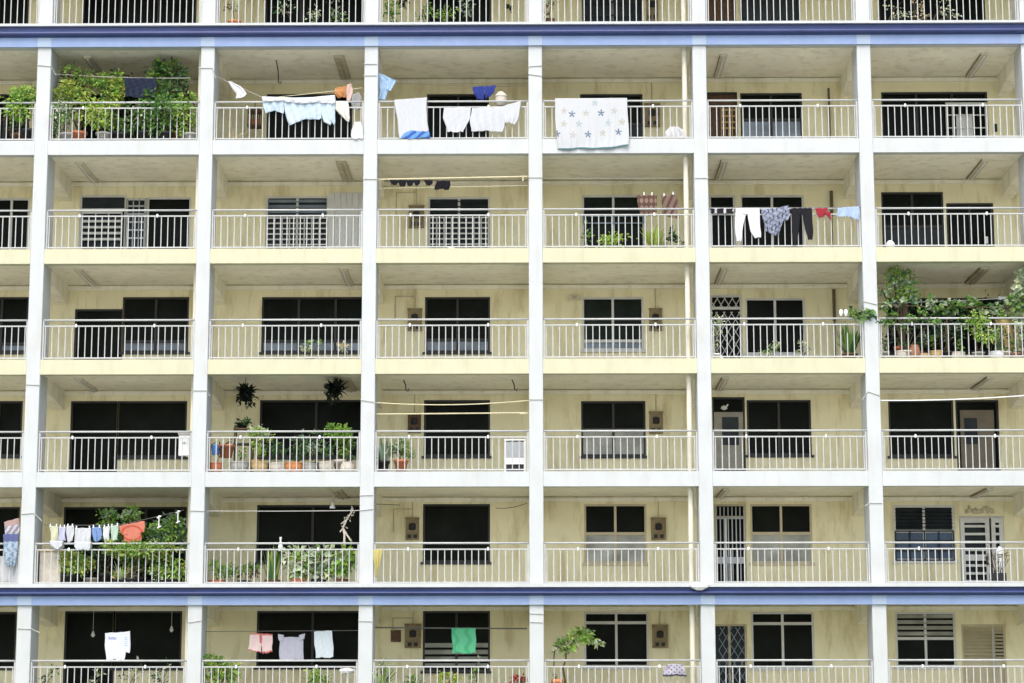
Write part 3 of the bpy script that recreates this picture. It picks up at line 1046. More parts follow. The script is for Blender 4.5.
def blanket_col(u, t, px, py):
    if t > .955:
        return (0.10, 0.24, 0.26)
    motifs = [(572, 114, 0), (601, 113, 0), (586, 113, 1), (614, 111, 2), (564, 111, 2), (557, 134, 0), (588, 134.5, 0), (618.5, 132, 0), (573, 135, 2), (603, 133, 1), (595, 103, 3), (579, 124, 3), (608, 123, 3), (564, 124, 1), (622, 122, 1)]
    for mx, my, k in motifs:
        dx, dy = px - mx, py - my
        rr = math.hypot(dx, dy)
        th = math.atan2(dy, dx)
        rad = 2.1 + 1.5 * math.cos(5 * th + 1.2)
        if rr < rad:
            return [(0.10, 0.15, 0.26), (0.47, 0.46, 0.38), (0.50, 0.46, 0.44), (0.38, 0.49, 0.50)][k]
    return (0.62, 0.645, 0.65)


cloth('bed_cover', 'white bed cover with dark blue and pastel star motifs draped over railing', 'blanket', None,
      [([(555, 98.5), (555.5, 120), (557, 140), (558, 149.5)], [(627, 98), (628, 118), (629, 138), (629, 146)])], blanket_col, -.045, .03, 1.4, back=.5, step=.45, bowl=1.0)


def print_towel(u, t, px, py):
    if t > .72 and (t - .72) * 2.6 + .25 * math.sin(u * 5) > (1 - u) * .75:
        return (0.16, 0.36, 0.68) if (u + t * 2.2) % .35 < .2 else (0.05, 0.12, 0.42)
    if .12 < t < .6 and math.sin(px * .9) * math.sin(py * .8) > .78:
        return (0.62, 0.70, 0.80)
    return WHITE


cloth('bath_towel', 'white towel with a blue print at its hem hanging over railing', 'towel', None,
      [([(394, 100), (396, 112), (398, 125), (400, 139)], [(427, 97.5), (426, 110), (428, 124), (430, 138)])], print_towel, .0, .018, 3.0, back=.35, step=.6)
cloth('pillow_case', 'small white cloth hung between a printed towel and white shirt', 'cloth', None,
      [([(444, 108), (443, 118), (447, 130), (448, 132)], [(471, 107.5), (470, 118), (464, 130), (463, 132)])], plain(WHITE), .01, .012, 3)
cloth('white_shirt', 'white short sleeved shirt hung sideways on the railing', 'shirt', None,
      [([(472, 108), (470, 120), (471, 131)], [(506, 107), (505, 120), (503, 131.5)]), ([(503, 106), (504, 118), (504, 122)], [(521, 101), (519, 116), (515, 124)])], plain(WHITE), .005, .016, 3)
cloth('draped_sheet', 'pale blue sheet draped in a wavy fold over railing', 'sheet', None,
      [([(262.5, 98), (263, 105), (265, 113)], [(284, 97), (284, 106), (284, 113.5)]), ([(283, 98), (285, 112), (288, 122), (289, 125)], [(322, 97), (322, 110), (321, 118), (320, 119)]),
       ([(321, 97), (320, 110), (324, 122), (330, 125)], [(335, 101), (335, 111), (335, 122), (334, 124.5)])],
      plain((0.58, 0.70, 0.78), .10), -.005, .03, 3.4, back=.25, bowl=-2)
cloth('draped_sheet', 'white bundled sheet lying along the rail above the blue one', 'sheet', None,
      [([(262, 96.5), (262.5, 101)], [(300, 98), (300, 102.5)]), ([(299, 98.5), (299, 103)], [(335, 95), (335, 103)])], plain((0.74, 0.77, 0.80), .08), -.045, .03, 3, back=.2)
cloth('hanging_cloth', 'crumpled white cloth on the sloping line beside the column', 'cloth', None,
      [([(228, 81), (232, 88), (236, 94), (236, 99)], [(230, 81), (241, 86.5), (247, 94), (244, 97)])], plain((0.74, 0.76, 0.78), .1), .3, .03, 4)
cloth('hanging_garment', 'orange brown garment bunched on a hanger above the railing', 'garment', None,
      [([(335, 88), (334, 93), (338, 98)], [(347, 86), (349, 92), (347, 97)])], plain((0.55, 0.26, 0.10), .2), .3, .04, 5)
cloth('hanging_garment', 'pale pink garment on a hanger beside the orange one', 'garment', None,
      [([(347, 85), (346, 94), (347, 101)], [(351, 83), (353, 92), (350, 101)])], plain((0.66, 0.50, 0.44), .15), .28, .03, 5)
cloth('hanging_garment', 'grey striped garment behind the railing end beside the column', 'garment', None,
      [([(352, 95), (351, 104), (353, 110)], [(359, 92), (362, 98), (361, 110)])], plain((0.36, 0.37, 0.36), .3), .25, .03, 5)
cloth('shoulder_bag', 'cream cloth cap or bag hanging over the rail under orange garment', 'bag', None,
      [([(336, 101), (335, 109), (341, 115), (347, 121)], [(348, 102), (349.5, 110), (349.5, 117), (348.5, 121.5)])], plain((0.72, 0.71, 0.64)), -.01, .03, 2, thick=.03)
cloth('plastic_bag', 'white plastic bag tied low on the railing beside the column', 'bag', None,
      [([(355, 122), (352, 130), (351.5, 139)], [(360, 122), (363, 129), (363, 139)])], plain((0.78, 0.79, 0.80), .1), -.005, .03, 5, thick=.03)
cloth('plastic_bag', 'white plastic bag on the floor at the downpipe', 'bag', None,
      [([(671, 127), (666, 132), (664, 138)], [(677, 127), (684, 131), (687, 138)])], plain((0.76, 0.77, 0.78), .1), .3, .03, 5, thick=.06)
cloth('checked_shirt', 'light blue shirt hanging by the column top in the fourth bay', 'shirt', None,
      [([(378, 73), (379, 79), (379, 84)], [(385, 75), (396, 80.5), (391, 92)]), ([(379, 82), (380, 90), (378, 99)], [(389, 81), (388, 90), (386, 100)])],
      lambda u, t, px, py: (0.30, 0.48, 0.72) if int(px * 1.1) % 2 else (0.48, 0.64, 0.78), .22, .03, 4)
cloth('dark_blue_garment', 'dark blue underwear pegged on the line above a white shirt', 'garment', None,
      [([(472, 87), (474, 93), (477, 99)], [(484, 86), (484, 93), (484, 100)]), ([(483, 87), (485, 92), (485, 99)], [(496, 85), (494, 92), (491, 96)])], plain((0.035, 0.055, 0.26), .3), .3, .02, 4)
cloth('dark_cloth', 'dark navy cloth hanging among the tall leafy plants', 'cloth', None,
      [([(124, 78), (125, 86), (126, 97)], [(156, 78), (157, 88), (155, 98)])], plain((0.02, 0.028, 0.05), .3), .19, .03, 4)
# second row
SOCK = (0.012, 0.012, 0.016)
for k, (l, r_, y, h) in enumerate(((389.5, 398.5, 180, 5), (397.5, 406.5, 180, 6.5), (405.5, 414, 180, 6), (413, 420.5, 180, 5.5), (424, 433, 180, 5.5))):
    cloth('sock', 'black sock pegged in a row on the front yellow pole', 'sock', 'black socks on the yellow pole',
          [([(l, y), (l + 1.2, y + h * .5), (l + 2.5, y + h)], [(r_, y), (r_ - .6, y + h * .6), (r_ - 2, y + h)])], plain(SOCK), .2, .01, 5)
cloth('black_garment', 'black ruffled underwear at the end of the sock row', 'garment', None,
      [([(437, 181), (435, 186), (434.5, 190)], [(444, 181), (443, 186), (442, 189)]), ([(442, 180.5), (441, 186), (444, 190)], [(450, 181), (450.5, 186), (448, 190)])], plain(SOCK, .3), .19, .03, 7)
g = cloth('brown_cloth', 'wider brown patterned cloth hanging by white pegs', 'cloth', None,
          [([(637, 195), (638, 205), (640, 215)], [(657, 195), (657, 205), (657, 216)])], lambda u, t, px, py: (0.13, 0.075, 0.055) if math.sin(px * 1.3) + math.sin(py * .9) > -.2 else (0.30, 0.21, 0.17), .4, .03, 3)
pegs(g, ((644, 194), (652, 194)), .4)
g = cloth('brown_cloth', 'narrower brown cloth pegged beside the downpipe', 'cloth', None,
          [([(661, 196), (662, 206), (663, 215)], [(677, 194), (678, 206), (677, 219)])], lambda u, t, px, py: (0.24, 0.165, 0.13) if math.sin(px * .9 + py * .4) > -.3 else (0.11, 0.065, 0.05), .4, .03, 3)
pegs(g, ((664, 195), (673, 193.5)), .4)
cloth('dark_underwear', 'black and white underwear on the rail beside white trousers', 'underwear', None,
      [([(710, 208), (711, 211), (714, 214)], [(734, 208), (733.5, 211), (730, 214)])], lambda u, t, px, py: (0.02, 0.02, 0.025) if abs(t - .5) < .42 and math.sin(px * .7) > -.7 else (0.6, 0.6, 0.6), .0, .012, 3)
cloth('white_trousers', 'white trousers hung by the waist over the railing', 'trousers', None,
      [([(736, 208), (735, 218), (735.5, 232), (736.5, 241)], [(748, 208), (744.5, 220), (742, 232), (741, 241)]), ([(747, 208), (748, 219), (751, 232), (754, 238)], [(759.5, 208), (760, 219), (760.5, 230), (761, 237)]),
       ([(742, 208), (743, 214)], [(752, 208), (750, 215)])], plain((0.76, 0.77, 0.80), .06), .0, .014, 4)
cloth('plaid_shirt', 'grey blue plaid shirt hung over the railing beside white trousers', 'shirt', None,
      [([(761, 209), (763, 220), (766, 231)], [(777, 208), (776, 220), (775, 235)]), ([(774, 209), (774, 222), (774, 236)], [(789, 205), (785, 216), (779, 235)]), ([(785, 209), (784, 216), (783, 221)], [(790, 209), (790, 215), (788, 220)])],
      lambda u, t, px, py: (0.06, 0.07, 0.11) if (px + py * .5 + math.sin(py)) % 4.3 < 1.3 and math.sin(py * .7 + px * .3) > -.4 else ((0.22, 0.26, 0.34) if (py - px * .4) % 5 < 1.5 else (0.36, 0.40, 0.50)), -.01, .05, 5)
cloth('black_trousers', 'black trousers hung by the waist over the railing', 'trousers', None,
      [([(791, 208), (792, 220), (792, 234), (793, 244)], [(803, 208), (800, 220), (798, 234), (796.5, 244)]), ([(802, 208), (803, 219), (806, 232), (808, 240)], [(812, 208), (812.5, 220), (813, 231), (813, 239.5)]),
       ([(797, 208), (798, 215)], [(807, 208), (806, 215)])], plain((0.018, 0.018, 0.022), .3), .0, .014, 4)
cloth('red_garment', 'small dark red garment on the rail beside black trousers', 'garment', None,
      [([(815, 208), (817, 214), (819, 218)], [(828, 208), (827, 212), (823, 217)]), ([(823, 209), (825, 214)], [(831, 213), (831, 220)])], plain((0.34, 0.035, 0.05), .3), .0, .02, 4)
cloth('blue_shorts', 'light blue shorts hung on the rail near the sixth column', 'shorts', None,
      [([(838, 208), (837, 214), (836.5, 216)], [(849, 207), (849, 213), (850, 217)]), ([(848, 207), (848, 213), (852, 218)], [(859, 206.5), (860, 214), (858, 220)])], plain((0.42, 0.54, 0.78), .12), -.005, .018, 3)
# fifth row, laundry line on the leafy balcony
GW = None
for nm, lab, cat, strips, c in (
    ('baby_vest', 'pale yellow vest, first on the sloping laundry line', 'vest', [([(49, 526), (51, 533), (51, 542)], [(58, 526), (58, 534), (57, 542)])], (0.66, 0.68, 0.48)),
    ('baby_vest', 'lavender vest hanging beside the pale yellow one', 'vest', [([(59, 527), (59, 534), (58, 540)], [(66, 527), (65, 534), (66, 541)])], (0.54, 0.56, 0.74)),
    ('hand_towel', 'small white towel between the lavender vest and white shirt', 'towel', [([(66.5, 526), (66, 534), (68, 543)], [(74, 526), (74, 534), (72, 541)])], WHITE),
    ('white_shirt', 'white shirt hung upright on the sloping laundry line', 'shirt', [([(75, 528), (74.5, 538), (75, 546)], [(91, 528), (91, 538), (90.5, 546)])], WHITE),
    ('blue_shorts', 'bright blue shorts on the sloping laundry line', 'shorts', [([(92, 527), (92, 534), (94, 541)], [(97, 527), (97, 535), (97, 542)]), ([(96, 527), (97, 535), (97.5, 542)], [(101, 527), (102, 534), (101, 539)])], (0.22, 0.34, 0.62)),
    ('white_cloth', 'white cloth beside the bright blue shorts', 'cloth', [([(103, 527), (103, 535), (105, 543)], [(110, 526), (109, 535), (109, 541)])], (0.7, 0.74, 0.72)),
    ('pale_green_cloth', 'pale green cloth beside the red shirt on laundry line', 'cloth', [([(110.5, 526), (111, 535), (112, 541)], [(119, 525), (118, 534), (117, 540)])], (0.50, 0.64, 0.52)),
):
    g = cloth(nm, lab, cat, 'laundry on the sloping line', strips, plain(c, .08), .32, .025, 4)
    pegs(g, ((strips[0][0][0][0] + 1.5, strips[0][0][0][1] - .5), (strips[-1][1][0][0] - 1.5, strips[-1][1][0][1] - .5)), .32)
cloth('red_shirt', 'orange red shirt spread wide on the line among plants', 'shirt', None,
      [([(119, 526), (120, 531), (122, 535)], [(128, 524), (128, 530), (128, 535)]), ([(124, 525), (124, 533), (124.5, 543)], [(143, 521), (142, 531), (141, 541)]), ([(138, 523), (138, 529), (138, 534)], [(144.5, 521), (145, 527), (144, 532)])],
      lambda u, t, px, py: (0.50, 0.10, 0.06) if abs(math.hypot((px - 132) / 10, (py - 533) / 7) - 1) < .12 else (0.62, 0.22, 0.15), .30, .012, 3)
for px, py, lab in ((159, 521, 'lower of two white hangers at the end of the laundry line'), (178, 516, 'upper of two white hangers at the end of the laundry line')):
    c = at(px, py - 4, .32)
    t = MB()
    t.tube([c + Vector((0, 0, .04)), c, c + Vector((0, 0, -.26))], .014, 5)
    t.tube([c + Vector((-.05, .02, -.02)), c + Vector((.05, -.02, .02))], .02, 5)
    t.tube([c + Vector((-.03, .02, -.26)), c + Vector((.05, -.02, -.22))], .02, 5)
    tag(t.build('clothes_hanger', M['plastic'], None, loc=tuple(c)), lab, 'hanger', 'white hangers on the laundry line')
cloth('floor_cloth', 'white cloth folded over the rail near the first column', 'cloth', None, [([(49.5, 541), (51, 546), (55, 549)], [(63, 541), (62, 546), (59, 549)])], plain(WHITE), -.01, .012, 3, back=.15)
cloth('floor_cloth', 'white cloth folded over the rail beneath the white shirt', 'cloth', None, [([(74.5, 542), (74.5, 546), (76, 550)], [(91, 542), (90.5, 546), (89, 550)])], plain(WHITE), -.01, .012, 3, back=.15)
cloth('patterned_cloth', 'pink and grey cloth bunched on the edge of the cut-off bay', 'cloth', None, [([(4, 522), (5, 530), (5, 538)], [(19, 518), (20, 528), (19, 538)])],
      lambda u, t, px, py: (0.46, 0.34, 0.31) if t < .3 else ((0.28, 0.27, 0.34) if math.sin(px * 1.1 + py * .8) > 0 else (0.62, 0.62, 0.66)), .25, .03, 4)
cloth('patterned_cloth', 'blue and white patterned cloth under the pink one, cut-off bay', 'cloth', None, [([(3, 534), (4, 552), (6, 566)], [(19, 534), (18, 552), (15, 566)])],
      lambda u, t, px, py: (0.12, 0.15, 0.30) if t < .22 else ((0.22, 0.34, 0.48) if math.sin(px * .9 + math.sin(py)) * math.sin(py * .7) > .1 else (0.46, 0.54, 0.60)), .0, .05, 4)
cloth('white_sheet', 'white sheet hanging low behind the rail in the cut-off bay', 'sheet', None, [([(0, 556), (0, 582)], [(19, 556), (18.5, 582)])], plain(WHITE), .2, .02, 3)
cloth('yellow_cloth', 'yellow cloth tied to the rail beside the third column', 'cloth', None,
      [([(373.5, 549.5), (373.5, 558), (374.5, 568), (376, 577)], [(383, 549.5), (381, 557), (378.5, 567), (377, 577)])], plain((0.60, 0.53, 0.20), .2), .0, .05, 5)
# bottom row
cloth('white_towel', 'white printed towel hanging in front of the wide black opening', 'towel', None,
      [([(105, 633), (105, 645), (106, 660)], [(125, 632), (126, 645), (125, 660)]), ([(124, 632), (125, 642), (124.5, 652)], [(130, 631), (130.5, 642), (130, 653)])],
      lambda u, t, px, py: (0.42, 0.45, 0.66) if 108 < px < 116 and 637 < py < 639.5 else ((0.40, 0.55, 0.62) if 125 < px < 128 and 637 < py < 646 and int(py) % 2 else (0.74, 0.77, 0.82)), .3, .014, 3)
cloth('pink_shorts', 'pink white shorts on the line in the bottom balcony row', 'shorts', None,
      [([(250, 633.5), (249, 643), (248.5, 650)], [(262, 633.5), (262, 643), (261, 653)]), ([(260, 633.5), (261, 643), (263, 654)], [(272.5, 634), (272.5, 643), (272, 652)])],
      lambda u, t, px, py: (0.55, 0.16, 0.13) if t < .07 or (abs(px - 261) < 1.2 and t < .5) or t > .93 else (0.70, 0.56, 0.54), .5, .014, 3)
cloth('grey_singlet', 'grey sleeveless top pegged between pink shorts and white towel', 'singlet', None,
      [([(280, 637), (279.5, 645), (279.5, 660.5)], [(303, 637), (303.5, 646), (303, 660)]), ([(278, 634), (278, 637), (279, 641)], [(284, 635), (283, 638), (283, 641)]), ([(299, 635), (299, 638), (299, 641)], [(305, 633.5), (305, 636), (304, 639)])],
      lambda u, t, px, py: (0.48, 0.49, 0.56) if (math.sin(px * 2.3) * math.sin(py * 2.1)) > -.4 else (0.30, 0.31, 0.38), .5, .014, 3)
cloth('white_towel', 'pale blue white towel hanging beside the grey top', 'towel', None, [([(314, 631.5), (314.5, 645), (316, 658)], [(332, 630.5), (333, 645), (334, 657.5)])], plain((0.62, 0.70, 0.72)), .5, .012, 3)
g = cloth('green_towel', 'bright green towel hanging from the dark pole', 'towel', None, [([(451.5, 628), (452, 640), (452.5, 653.5)], [(475.5, 628), (476, 640), (476, 653.5)])],
          lambda u, t, px, py: (0.10, 0.48, 0.24) if math.sin(px * .5 + math.sin(py * .4)) > .5 else (0.15, 0.58, 0.31), .76, .014, 3)
c = at(674.5, 670, -.03)
cloth('grey_hat', 'grey patterned cloth hat hanging on the railing', 'hat', None,
      [([(668, 664), (664, 671), (662.5, 676)], [(681, 664), (685.5, 670), (686, 676)])], lambda u, t, px, py: (0.08, 0.08, 0.10) if t > .85 else ((0.16, 0.15, 0.22) if math.sin(px * 1.2) * math.sin(py * 1.4) > .45 else (0.50, 0.48, 0.54)), .0, .035, 2, thick=.03)

# ------------------------------------------------------------------ furniture and small things
# white rack beside the fourth column
zf = FL[4] - .008
a, b = at(504.5, 460, .5), at(525.5, 460, .5)
zt = at(515, 441, .5).z
t = empty('storage_rack', ((a.x + b.x) / 2, .5, zf), 'white rack with a grey panel standing behind the railing', 'rack')
q = MB()
for x in (a.x, b.x - .04):
    for y in (.4, .66):
        q.box(x, x + .04, y, y + .04, zf, zt)
q.build('frame', M['plastic'], t)
MB().box(a.x - .01, b.x + .01, .39, .71, zt + .001, zt + .03).build('top', M['plastic'], t)
zm = at(515, 458, .5).z
MB().box(a.x + .042, b.x - .042, .41, .66, zm, zt - .03).build('panel', M['steel'], t)
MB().box(a.x + .041, b.x - .041, .4, .68, zf + .22, zm - .005).build('drawer', M['plastic'], t)
MB().box(a.x + .041, b.x - .041, .42, .66, zf + .06, zf + .2).build('shelf', M['dark'], t)
# white box at right of second bay
a, b = at(180, 433, .35), at(190.5, 456, .35)
t = empty('letter_box', ((a.x + b.x) / 2, .35, b.z), 'white box with a dark lid hung beside the second column', 'box')
MB().box(a.x, b.x, .2, .4, b.z, a.z - .06).build('body', M['plastic'], t)
MB().box(a.x - .02, b.x + .02, .18, .41, a.z - .058, a.z).build('lid', M['grey'], t)
MB().box((a.x + b.x) / 2 - .03, (a.x + b.x) / 2 + .03, .185, .1995, (a.z + b.z) / 2, (a.z + b.z) / 2 + .04).build('latch', M['steel'], t)
# beige box in the leafy laundry balcony
a, b = at(42, 550, .5), at(62, 580, .5)
t = empty('storage_box', ((a.x + b.x) / 2, .5, FL[5] - .008), 'beige storage box behind the railing beside the first column', 'box')
MB().box(a.x, b.x, .3, .8, FL[5] - .008, a.z - .05).build('body', M['stone'], t)
MB().box(a.x - .02, b.x + .02, .28, .82, a.z - .048, a.z).build('lid', M['tan'], t)
# brown cage on the wall
a, b = at(248.5, 107, 2.4), at(261, 127.5, 2.4)
t = empty('bird_cage', ((a.x + b.x) / 2, 2.4, b.z), 'brown wooden bird cage behind the railing under the blue sheet', 'cage')
MB().box(a.x, b.x, 2.25, 2.55, b.z, b.z + .05).box(a.x, b.x, 2.25, 2.55, a.z - .16, a.z - .08).build('frame', M['brown'], t)
for y in (2.26, 2.54):
    q = MB()
    for k in range(7):
        x = a.x + .01 + (b.x - a.x - .02) * k / 6
        q.tube([(x, y, b.z + .05), (x, y, a.z - .16)], .012, 5)
    q.build('cage_bar', M['brown'], t)
MB().box(a.x + .03, b.x - .03, 2.3, 2.5, b.z + .051, b.z + .2).build('tray', M['orange'], t)
MB().tube([((a.x + b.x) / 2, 2.4, a.z - .08), ((a.x + b.x) / 2, 2.4, a.z + .1)], .012, 5).build('hook', M['dark'], t)
# woven basket
c = at(501, 98, .35)
tag(MB().lathe(c.x, .35, [(.10, c.z - .2), (.15, c.z - .1), (.14, c.z), (.155, c.z + .04), (.12, c.z + .1), (.05, c.z + .16)], 12).build('woven_basket', M['stone'], None, loc=tuple(c)), 'pale woven basket behind the rail beside dark blue underwear', 'basket')
# shoes
def shoes(row, pxs, Y, lab, group, m='dark'):
    for px in pxs:
        c = at(px, 300, Y)
        z = FL[row] - .008
        t = empty('shoe', (c.x, Y, z), lab, 'shoe', group)
        MB().prism([(Y - .14, z), (Y + .13, z), (Y + .13, z + .03), (Y - .14, z + .03)], c.x - .045, c.x + .045).build('sole', M['dark'], t)
        MB().prism([(Y - .12, z + .031), (Y + .12, z + .031), (Y + .12, z + .14), (Y + .03, z + .15), (Y - .08, z + .07)], c.x - .042, c.x + .042).build('upper', M[m], t)
shoes(2, (399, 403, 408.5, 413, 419), 1.0, 'black shoe in the row under the meter board', 'black shoes under the socks')
shoes(1, (390, 394.5, 398), .6, 'black shoe on the floor beside the printed towel', 'black shoes by the printed towel')
shoes(4, (721, 725.5, 730, 735, 739), 1.0, 'black shoe in front of the recessed door, sixth bay', 'black shoes by the recessed door')
# slippers on a low rack by the blue door
for px, py, lab in ((998, 577, 'dark square planter under the dry twigs by the double door'),):
    c = at(px, py, .5)
    t = empty('planter', (c.x, .5, FL[5]), lab, 'planter')
    MB().box(c.x - .17, c.x + .17, .35, .65, FL[5] - .008, FL[5] + .27).build('tub', M['dark'], t)
    q = MB()
    for k in range(16):
        q.tube([(c.x + random.uniform(-.1, .1), .5, FL[5] + .2), (c.x + random.uniform(-.25, .25), .5 + random.uniform(-.1, .1), FL[5] + random.uniform(.45, .75)), (c.x + random.uniform(-.35, .35), .5 + random.uniform(-.1, .1), FL[5] + random.uniform(.6, .95))], .008, 4)
    q.build('twig', M['bark'], t)
c = at(1000, 553, .75)
tag(MB().lathe(c.x, .75, [(.05, FL[5] - .008), (.05, FL[5] + .2), (.035, c.z - .12), (.07, c.z - .03), (.085, c.z + .06), (.04, c.z + .14)], 12).build('garden_statue', M['plastic'], None, loc=(c.x, .75, FL[5])), 'white pale figure standing beside the double door', 'ornament')
# door number carving stains over the double door
c = at(979, 510, D)
q = MB()
for k in range(13):
    p = at(967 + k * 2.1 + random.uniform(-.6, .6), 509.5 + random.uniform(-2.5, 2.5), D)
    q.lathe(p.x, D - .02, [(.02, p.z - .05), (.06, p.z - .02), (.05, p.z + .04), (.015, p.z + .06)], 8, random.uniform(.6, 1), .3)
tag(q.build('door_garland', M['stained'], None, loc=tuple(c)), 'faded garland pinned above the white double door', 'garland')
# white ball things
for row, px, Y, r, m, lab, nm, cat in ((2, 892, .3, .11, 'plastic', 'small white bowl against the railing of the dark balcony', 'white_bowl', 'bowl'),
                                       (2, 451, 1.4, .16, 'plastic', 'white bucket in front of the grilled window', 'bucket', 'bucket'),
                                       (3, 720, .3, .06, 'plastic', 'small white figurine at the foot of the lattice gate', 'figurine', 'figurine')):
    c = at(px, 300, Y)
    z = FL[row] - .008
    tag(MB().lathe(c.x, Y, [(r * .6, z), (r * .95, z + r * .7), (r, z + r * 1.3), (r * .6, z + r * 1.9), (r * .3, z + r * 2.1)], 12).build(nm, M[m], None, loc=(c.x, Y, z)), lab, cat)
for px, lab in ((841, 'first white plastic cup on the rail above the agave'), (846, 'second white plastic cup on the rail nearest the sixth column')):
    c = at(px, 315, .08)
    tag(MB().lathe(c.x, .08, [(.025, FL[3] + 1.028), (.05, FL[3] + 1.10), (.045, FL[3] + 1.16), (.02, FL[3] + 1.19)], 10).build('plastic_cup', M['plastic'], None, loc=(c.x, .08, FL[3] + 1.028)), lab, 'cup')
c = at(986.5, 240, 2.7)
tag(MB().box(c.x - .04, c.x + .04, 2.7, 2.72, c.z - .09, c.z + .09).box(c.x - .02, c.x + .02, 2.69, 2.6999, c.z - .05, c.z + .0).build('door_notice', M['plastic'], None, loc=tuple(c)), 'small white notice on the dark door in the seventh bay', 'notice')
c = at(995.5, 128, D)
tag(MB().box(c.x - .04, c.x + .04, D - .03, D - .002, c.z - .10, c.z + .10).box(c.x - .025, c.x + .025, D - .04, D - .0301, c.z - .06, c.z + .02).build('wall_socket', M['dark'], None, loc=tuple(c)), 'black socket box on the wall beside the white gate', 'socket')
for px, py, lab in ((93, 635, 'white bulb glimmering in the wide black opening, nearer the column'), (171.5, 630, 'white bulb in the black opening beside the pipe')):
    c = at(px, py, 2.5)
    tag(MB().lathe(c.x, 2.5, [(.02, c.z - .05), (.05, c.z), (.03, c.z + .05), (.02, c.z + .09)], 10).tube([(c.x, 2.5, c.z + .08), (c.x, 2.5, ZS(5) - .0)], .004, 4).build('hanging_bulb', M['plastic'], None, loc=tuple(c)), lab, 'bulb')
c = at(347, 671, .5)
t = empty('standing_fan', (c.x, .5, FL[6]), 'white standing fan behind the bottom railing', 'fan')
MB().lathe(c.x, .5, [(.2, FL[6] - .008), (.18, FL[6] + .03), (.02, FL[6] + .05)], 14).build('base', M['plastic'], t)
MB().tube([(c.x, .5, FL[6] + .05), (c.x, .5, c.z - .05)], .018, 6).build('pole', M['plastic'], t)
MB().lathe(c.x, .5, [(.06, c.z - .07), (.17, c.z - .045), (.19, c.z), (.17, c.z + .045), (.06, c.z + .07)], 14).build('fan_head', M['plastic'], t)
c = at(215.5, 449, .45)
t = empty('watering_can', (c.x, .45, c.z - .3), 'blue watering can on the pots beside the second column', 'watering can')
MB().lathe(c.x, .45, [(.085, c.z - .14), (.09, c.z), (.075, c.z + .1)], 12).build('body', M['bluep'], t)
MB().tube([(c.x + .07, .45, c.z - .08), (c.x + .12, .45, c.z + .04), (c.x + .09, .45, c.z + .17)], .018, 6).build('spout', M['dark'], t)
MB().tube([(c.x - .08, .45, c.z - .05), (c.x - .1, .45, c.z + .1), (c.x, .45, c.z + .16)], .014, 6).build('handle', M['dark'], t)
a, b = at(235, 430, .9), at(253, 445, .9)
t = empty('plant_stand', ((a.x + b.x) / 2, .9, FL[4] - .008), 'dark plant stand behind the pots under the hanging basket', 'plant stand')
q = MB()
for x in (a.x, b.x - .03):
    for y in (.75, 1.05):
        q.box(x, x + .03, y, y + .03, FL[4] - .008, a.z + .1)
q.build('frame', M['dark'], t)
MB().box(a.x - .02, b.x + .02, .74, 1.09, b.z, b.z + .03).build('shelf', M['dark'], t)
MB().box(a.x - .02, b.x + .02, .74, 1.09, a.z, a.z + .03).build('top', M['brown'], t)
# dry branch with blossoms
q = MB()
P = [at(x, y, .5) for x, y in ((344, 552), (344.5, 535), (343, 528), (347, 519), (353, 510), (351.5, 506))]
q.tube(P, .03, 6, .014)
q.tube([P[2], at(347, 535, .5), at(351, 541, .45)], .02, 5)
q.tube([P[3], at(341, 524, .52)], .014, 5)
q.tube([P[2], at(340, 532, .5)], .016, 5)
for k in range(20):
    p = P[2].lerp(P[4], random.random()) + Vector((random.uniform(-.07, .07), random.uniform(-.05, .05), random.uniform(-.06, .06)))
    q.tube([p, p + Vector((random.uniform(-.05, .05), random.uniform(-.05, .05), random.uniform(-.05, .05)))], .014, 4)
o = q.build('dry_branch', M['stone'], None, loc=tuple(P[0]))
tag(o, 'bare pale branch rising above the broad leaf plants', 'branch')
tag(MB().lathe(at(280.5, 545, .25).x, .25, [(.05, at(280, 551, .25).z), (.06, at(280, 547, .25).z), (.02, at(280, 541, .25).z), (.03, at(280, 537, .25).z)], 8).build('rail_ornament', M['plastic'], None, loc=tuple(at(280.5, 551, .25))), 'white pointed ornament above the snake plant', 'ornament')
for px, py, lab in ((441, 390 - 263.5, ''),):
    pass

# ------------------------------------------------------------------ plants
G0, G1, G3, G4, G5, G6 = ('plants on the cut-off top row', 'plants on the leafy balcony below the blue band', 'plants on the creeper balcony', 'potted plants in the fourth full row',
                          'plants in the fifth full row', 'plants in the bottom row')
# top row
plant(0, 228, .5, 'potted_plant', 'orange pot with a small plant behind the top railing', G0, [(231, 6, 7, 7, 40)], ('brownish', 'pale'), .07, (.17, .26, 'orange'))
plant(0, 288, .6, 'leafy_shrub', 'dark leafy shrub behind the top railing, nearest the orange pot', G0, [(286, 10, 9, 9, 60)], ('deep', 'pale'), .07, (.14, .2, 'dark'))
plant(0, 312, .6, 'leafy_shrub', 'pale speckled shrub in the middle of the third bay, top row', G0, [(312, 12, 8, 10, 50)], ('pale', 'grey'), .07, (.13, .18, 'dark'))
plant(0, 335, .6, 'leafy_shrub', 'pale leaved shrub near the third column on the top row', G0, [(336, 11, 11, 10, 60)], ('pale', 'grey', 'mid'), .07, (.13, .18, 'dark'))
plant(0, 392, .5, 'leafy_shrub', 'green shrub just right of the third column, top row', G0, [(392, 10, 9, 11, 110)], ('mid', 'bright'), .07, (.15, .2, 'dark'))
plant(0, 424, .6, 'leafy_shrub', 'green shrub in the middle of the fourth bay, top row', G0, [(422, 10, 8, 9, 60)], ('mid', 'deep'), .07, (.13, .2, 'grey'))
plant(0, 449, .6, 'leafy_shrub', 'low bright shrub before the opening of the fourth bay, top row', G0, [(448, 15, 10, 8, 80)], ('mid', 'bright', 'deep'), .07, (.13, .15, 'grey'))
